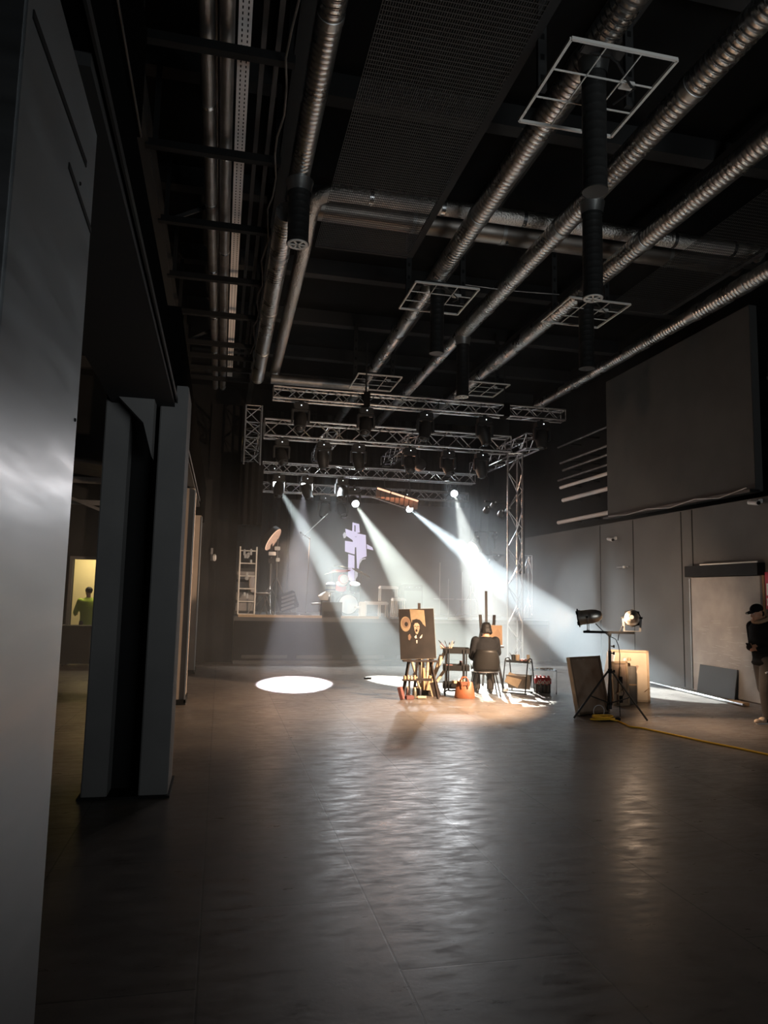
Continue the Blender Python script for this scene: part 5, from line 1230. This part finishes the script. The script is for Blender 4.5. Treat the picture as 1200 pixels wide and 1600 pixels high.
# dark covered case before the doorway
cs_ = pY(118, 985, 17.2)
t = thing('flight_case', 'black flight case standing before the lit doorway', 'case', (cs_.x+.15, 17.3, 0))
B().box((.1, 0, .46), (1.1, .5, .82), bev=.02).build('case_body', black, t)
for s in (-.45, .62): B().box((s, 0, .46), (.03, .51, .83)).build('edge_trim', galv, t, False)
for s in (-.35, .5): B().tube((s-.02, -.2, .045), (s+.02, -.2, .045), .045).tube((s-.02, .2, .045), (s+.02, .2, .045), .045).build('caster', steel_dark, t)
t = thing('draped_pile', 'black draped heap left of the lit doorway, sloping down to the right', 'heap', (cs_.x-.9, 16.85, 0))
B().stack([((0, 0, 0), .42, .35, 0), ((0, 0, .9), .4, .33, 0), ((-.05, 0, 1.3), .32, .28, 0), ((-.12, 0, 1.65), .2, .2, 0), ((-.15, 0, 1.75), .08, .1, 0)]).build('cloth', cloth_black, t)

# ================================================================== HAZE AND LIGHT
HAZE_D = .045; HAZE_G = .2
def haze(w):
    """thin stage haze: air that scatters light, thickest low over the stage"""
    nt = w.node_tree; N = nt.nodes.new; L = nt.links.new
    o = nt.nodes['World Output']; v = N('ShaderNodeVolumeScatter'); v.inputs['Color'].default_value = (.93, .97, 1, 1); v.inputs['Anisotropy'].default_value = HAZE_G
    tc = N('ShaderNodeNewGeometry'); sp = N('ShaderNodeSeparateXYZ'); P_ = tc.outputs['Position']; L(P_, sp.inputs[0])
    def ramp(ax, a, b, c, d):
        f = N('ShaderNodeMapRange'); f.interpolation_type = 'SMOOTHSTEP'
        for i, k in enumerate((a, b, c, d)): f.inputs[i+1].default_value = k
        L(sp.outputs[ax], f.inputs[0]); return f.outputs[0]
    n = N('ShaderNodeTexNoise'); n.inputs['Scale'].default_value = 1.1; n.inputs['Detail'].default_value = 2; L(P_, n.inputs['Vector'])
    rn = N('ShaderNodeMapRange'); rn.inputs[1].default_value = .3; rn.inputs[2].default_value = .7; rn.inputs[3].default_value = .55; rn.inputs[4].default_value = 1.45; L(n.outputs['Fac'], rn.inputs[0])
    def mul(a, b):
        k = N('ShaderNodeMath'); k.operation = 'MULTIPLY'; L(a, k.inputs[0])
        if isinstance(b, float): k.inputs[1].default_value = b
        else: L(b, k.inputs[1])
        return k.outputs[0]
    d = mul(mul(mul(mul(ramp('Z', .6, 4.6, 1.12, .07), ramp('Y', 10.6, 13, 0, 1)), ramp('X', -.6, 6.5, .5, 1.15)), rn.outputs[0]), HAZE_D)
    L(d, v.inputs['Density']); L(v.outputs[0], o.inputs['Volume'])
w = bpy.data.worlds.new('world'); S.world = w; w.use_nodes = True; bg = w.node_tree.nodes['Background']; bg.inputs[0].default_value = (0, 0, 0, 1); bg.inputs[1].default_value = 0
haze(w)
try: w.cycles.volume_step_size = 3.0
except Exception: pass

# moving-head beams
COOL = (.82, .95, 1.0)
BP = [60000, 14000, 54000, 66000, 44000]; BC = [(.9, 1, .98), (.93, .9, 1), (.93, 1, .9), COOL, (.97, 1, .93)]; BS = [8.2, 9.6, 8.2, 8.4, 8.2]
for (l, d, tg), p_, c_, s_ in zip(LENS, BP, BC, BS):
    spot(l+d*.03, tg, p_, s_, .06, c_, .04)
# the lenses' spill towards the hall
SP = [50, 50, 190, 220, 430]
for (l, d, tg), p_ in zip(LENS, SP): spot(l+V((0, -.12, -.03)), (3.3, 6.2, 0), p_, 46, 1, (.92, .96, 1), .1, 'spill_light')
# added unseen spots that brighten the stage haze, apart from any modelled head
spot((6.3, 20, 5.0), (7.4, 16.6, 0.5), 4500, 66, 1, (.8, .92, 1), .15, 'wash_light'); spot((2.8, 20, 5.0), (3.2, 19.5, 1), 3200, 90, 1, (.86, .96, 1), .15, 'wash_light')
# warm lamps
WARM = (1, .7, .47)
fdir = DT.to_3x3() @ V((0, 0, 1))
spot(DISC+fdir*.1, DISC+fdir*3, 420, 150, .6, (1, .6, .38), .3, 'warm_disc_light')
f2 = DT2.to_3x3() @ V((0, 0, 1)); spot(DISC2+f2*.1, DISC2+f2*3, 60, 140, .6, (1, .65, .45), .28, 'warm_disc_light')
area(STRIP+V((0, -.12, -.02)), STRIP+V((0, -2, -1)), 25, 1.2, .08, (1, .5, .3), 'strip_light')
for (c_, d_), p_, sz_ in zip(PARS, (2300, 430), (135, 80)):
    spot(c_+d_*.15, c_+d_*3, p_, sz_, 1, WARM, .07, 'par_light')
    pass
for (c_, d_), p_, tg_ in zip(PARS, (230, 14), ((7.3, 8.9, .6), (5.0, 7.5, -.3))): spot(c_-d_*.22, tg_, p_, 125, .9, WARM, .04, 'par_vent_light')
# side room lamp
area((-3.0, 19.2, 2.8), (-3.0, 20, .5), 40, .8, .8, (1, .85, .5), 'side_room_lamp')
# added unseen fill behind the camera, aimed up to brighten ducts and columns
area((4.35, -2.15, 1.5), (3.5, 8, 7.5), 80, 4.2, 2.6, (.9, .97, 1), 'entrance_fill', 110)

S.view_settings.view_transform = 'Standard'; S.view_settings.look = 'None'; S.view_settings.gamma = 1; S.view_settings.exposure = 0; S.view_settings.use_curve_mapping = False
cy_ = S.cycles
cy_.use_denoising = True; cy_.max_bounces = 4; cy_.diffuse_bounces = 2; cy_.glossy_bounces = 2; cy_.transmission_bounces = 6; cy_.volume_bounces = 1; cy_.transparent_max_bounces = 8
cy_.sample_clamp_indirect = 4; cy_.sample_clamp_direct = 0; cy_.volume_max_steps = 8; cy_.caustics_reflective = False; cy_.caustics_refractive = False
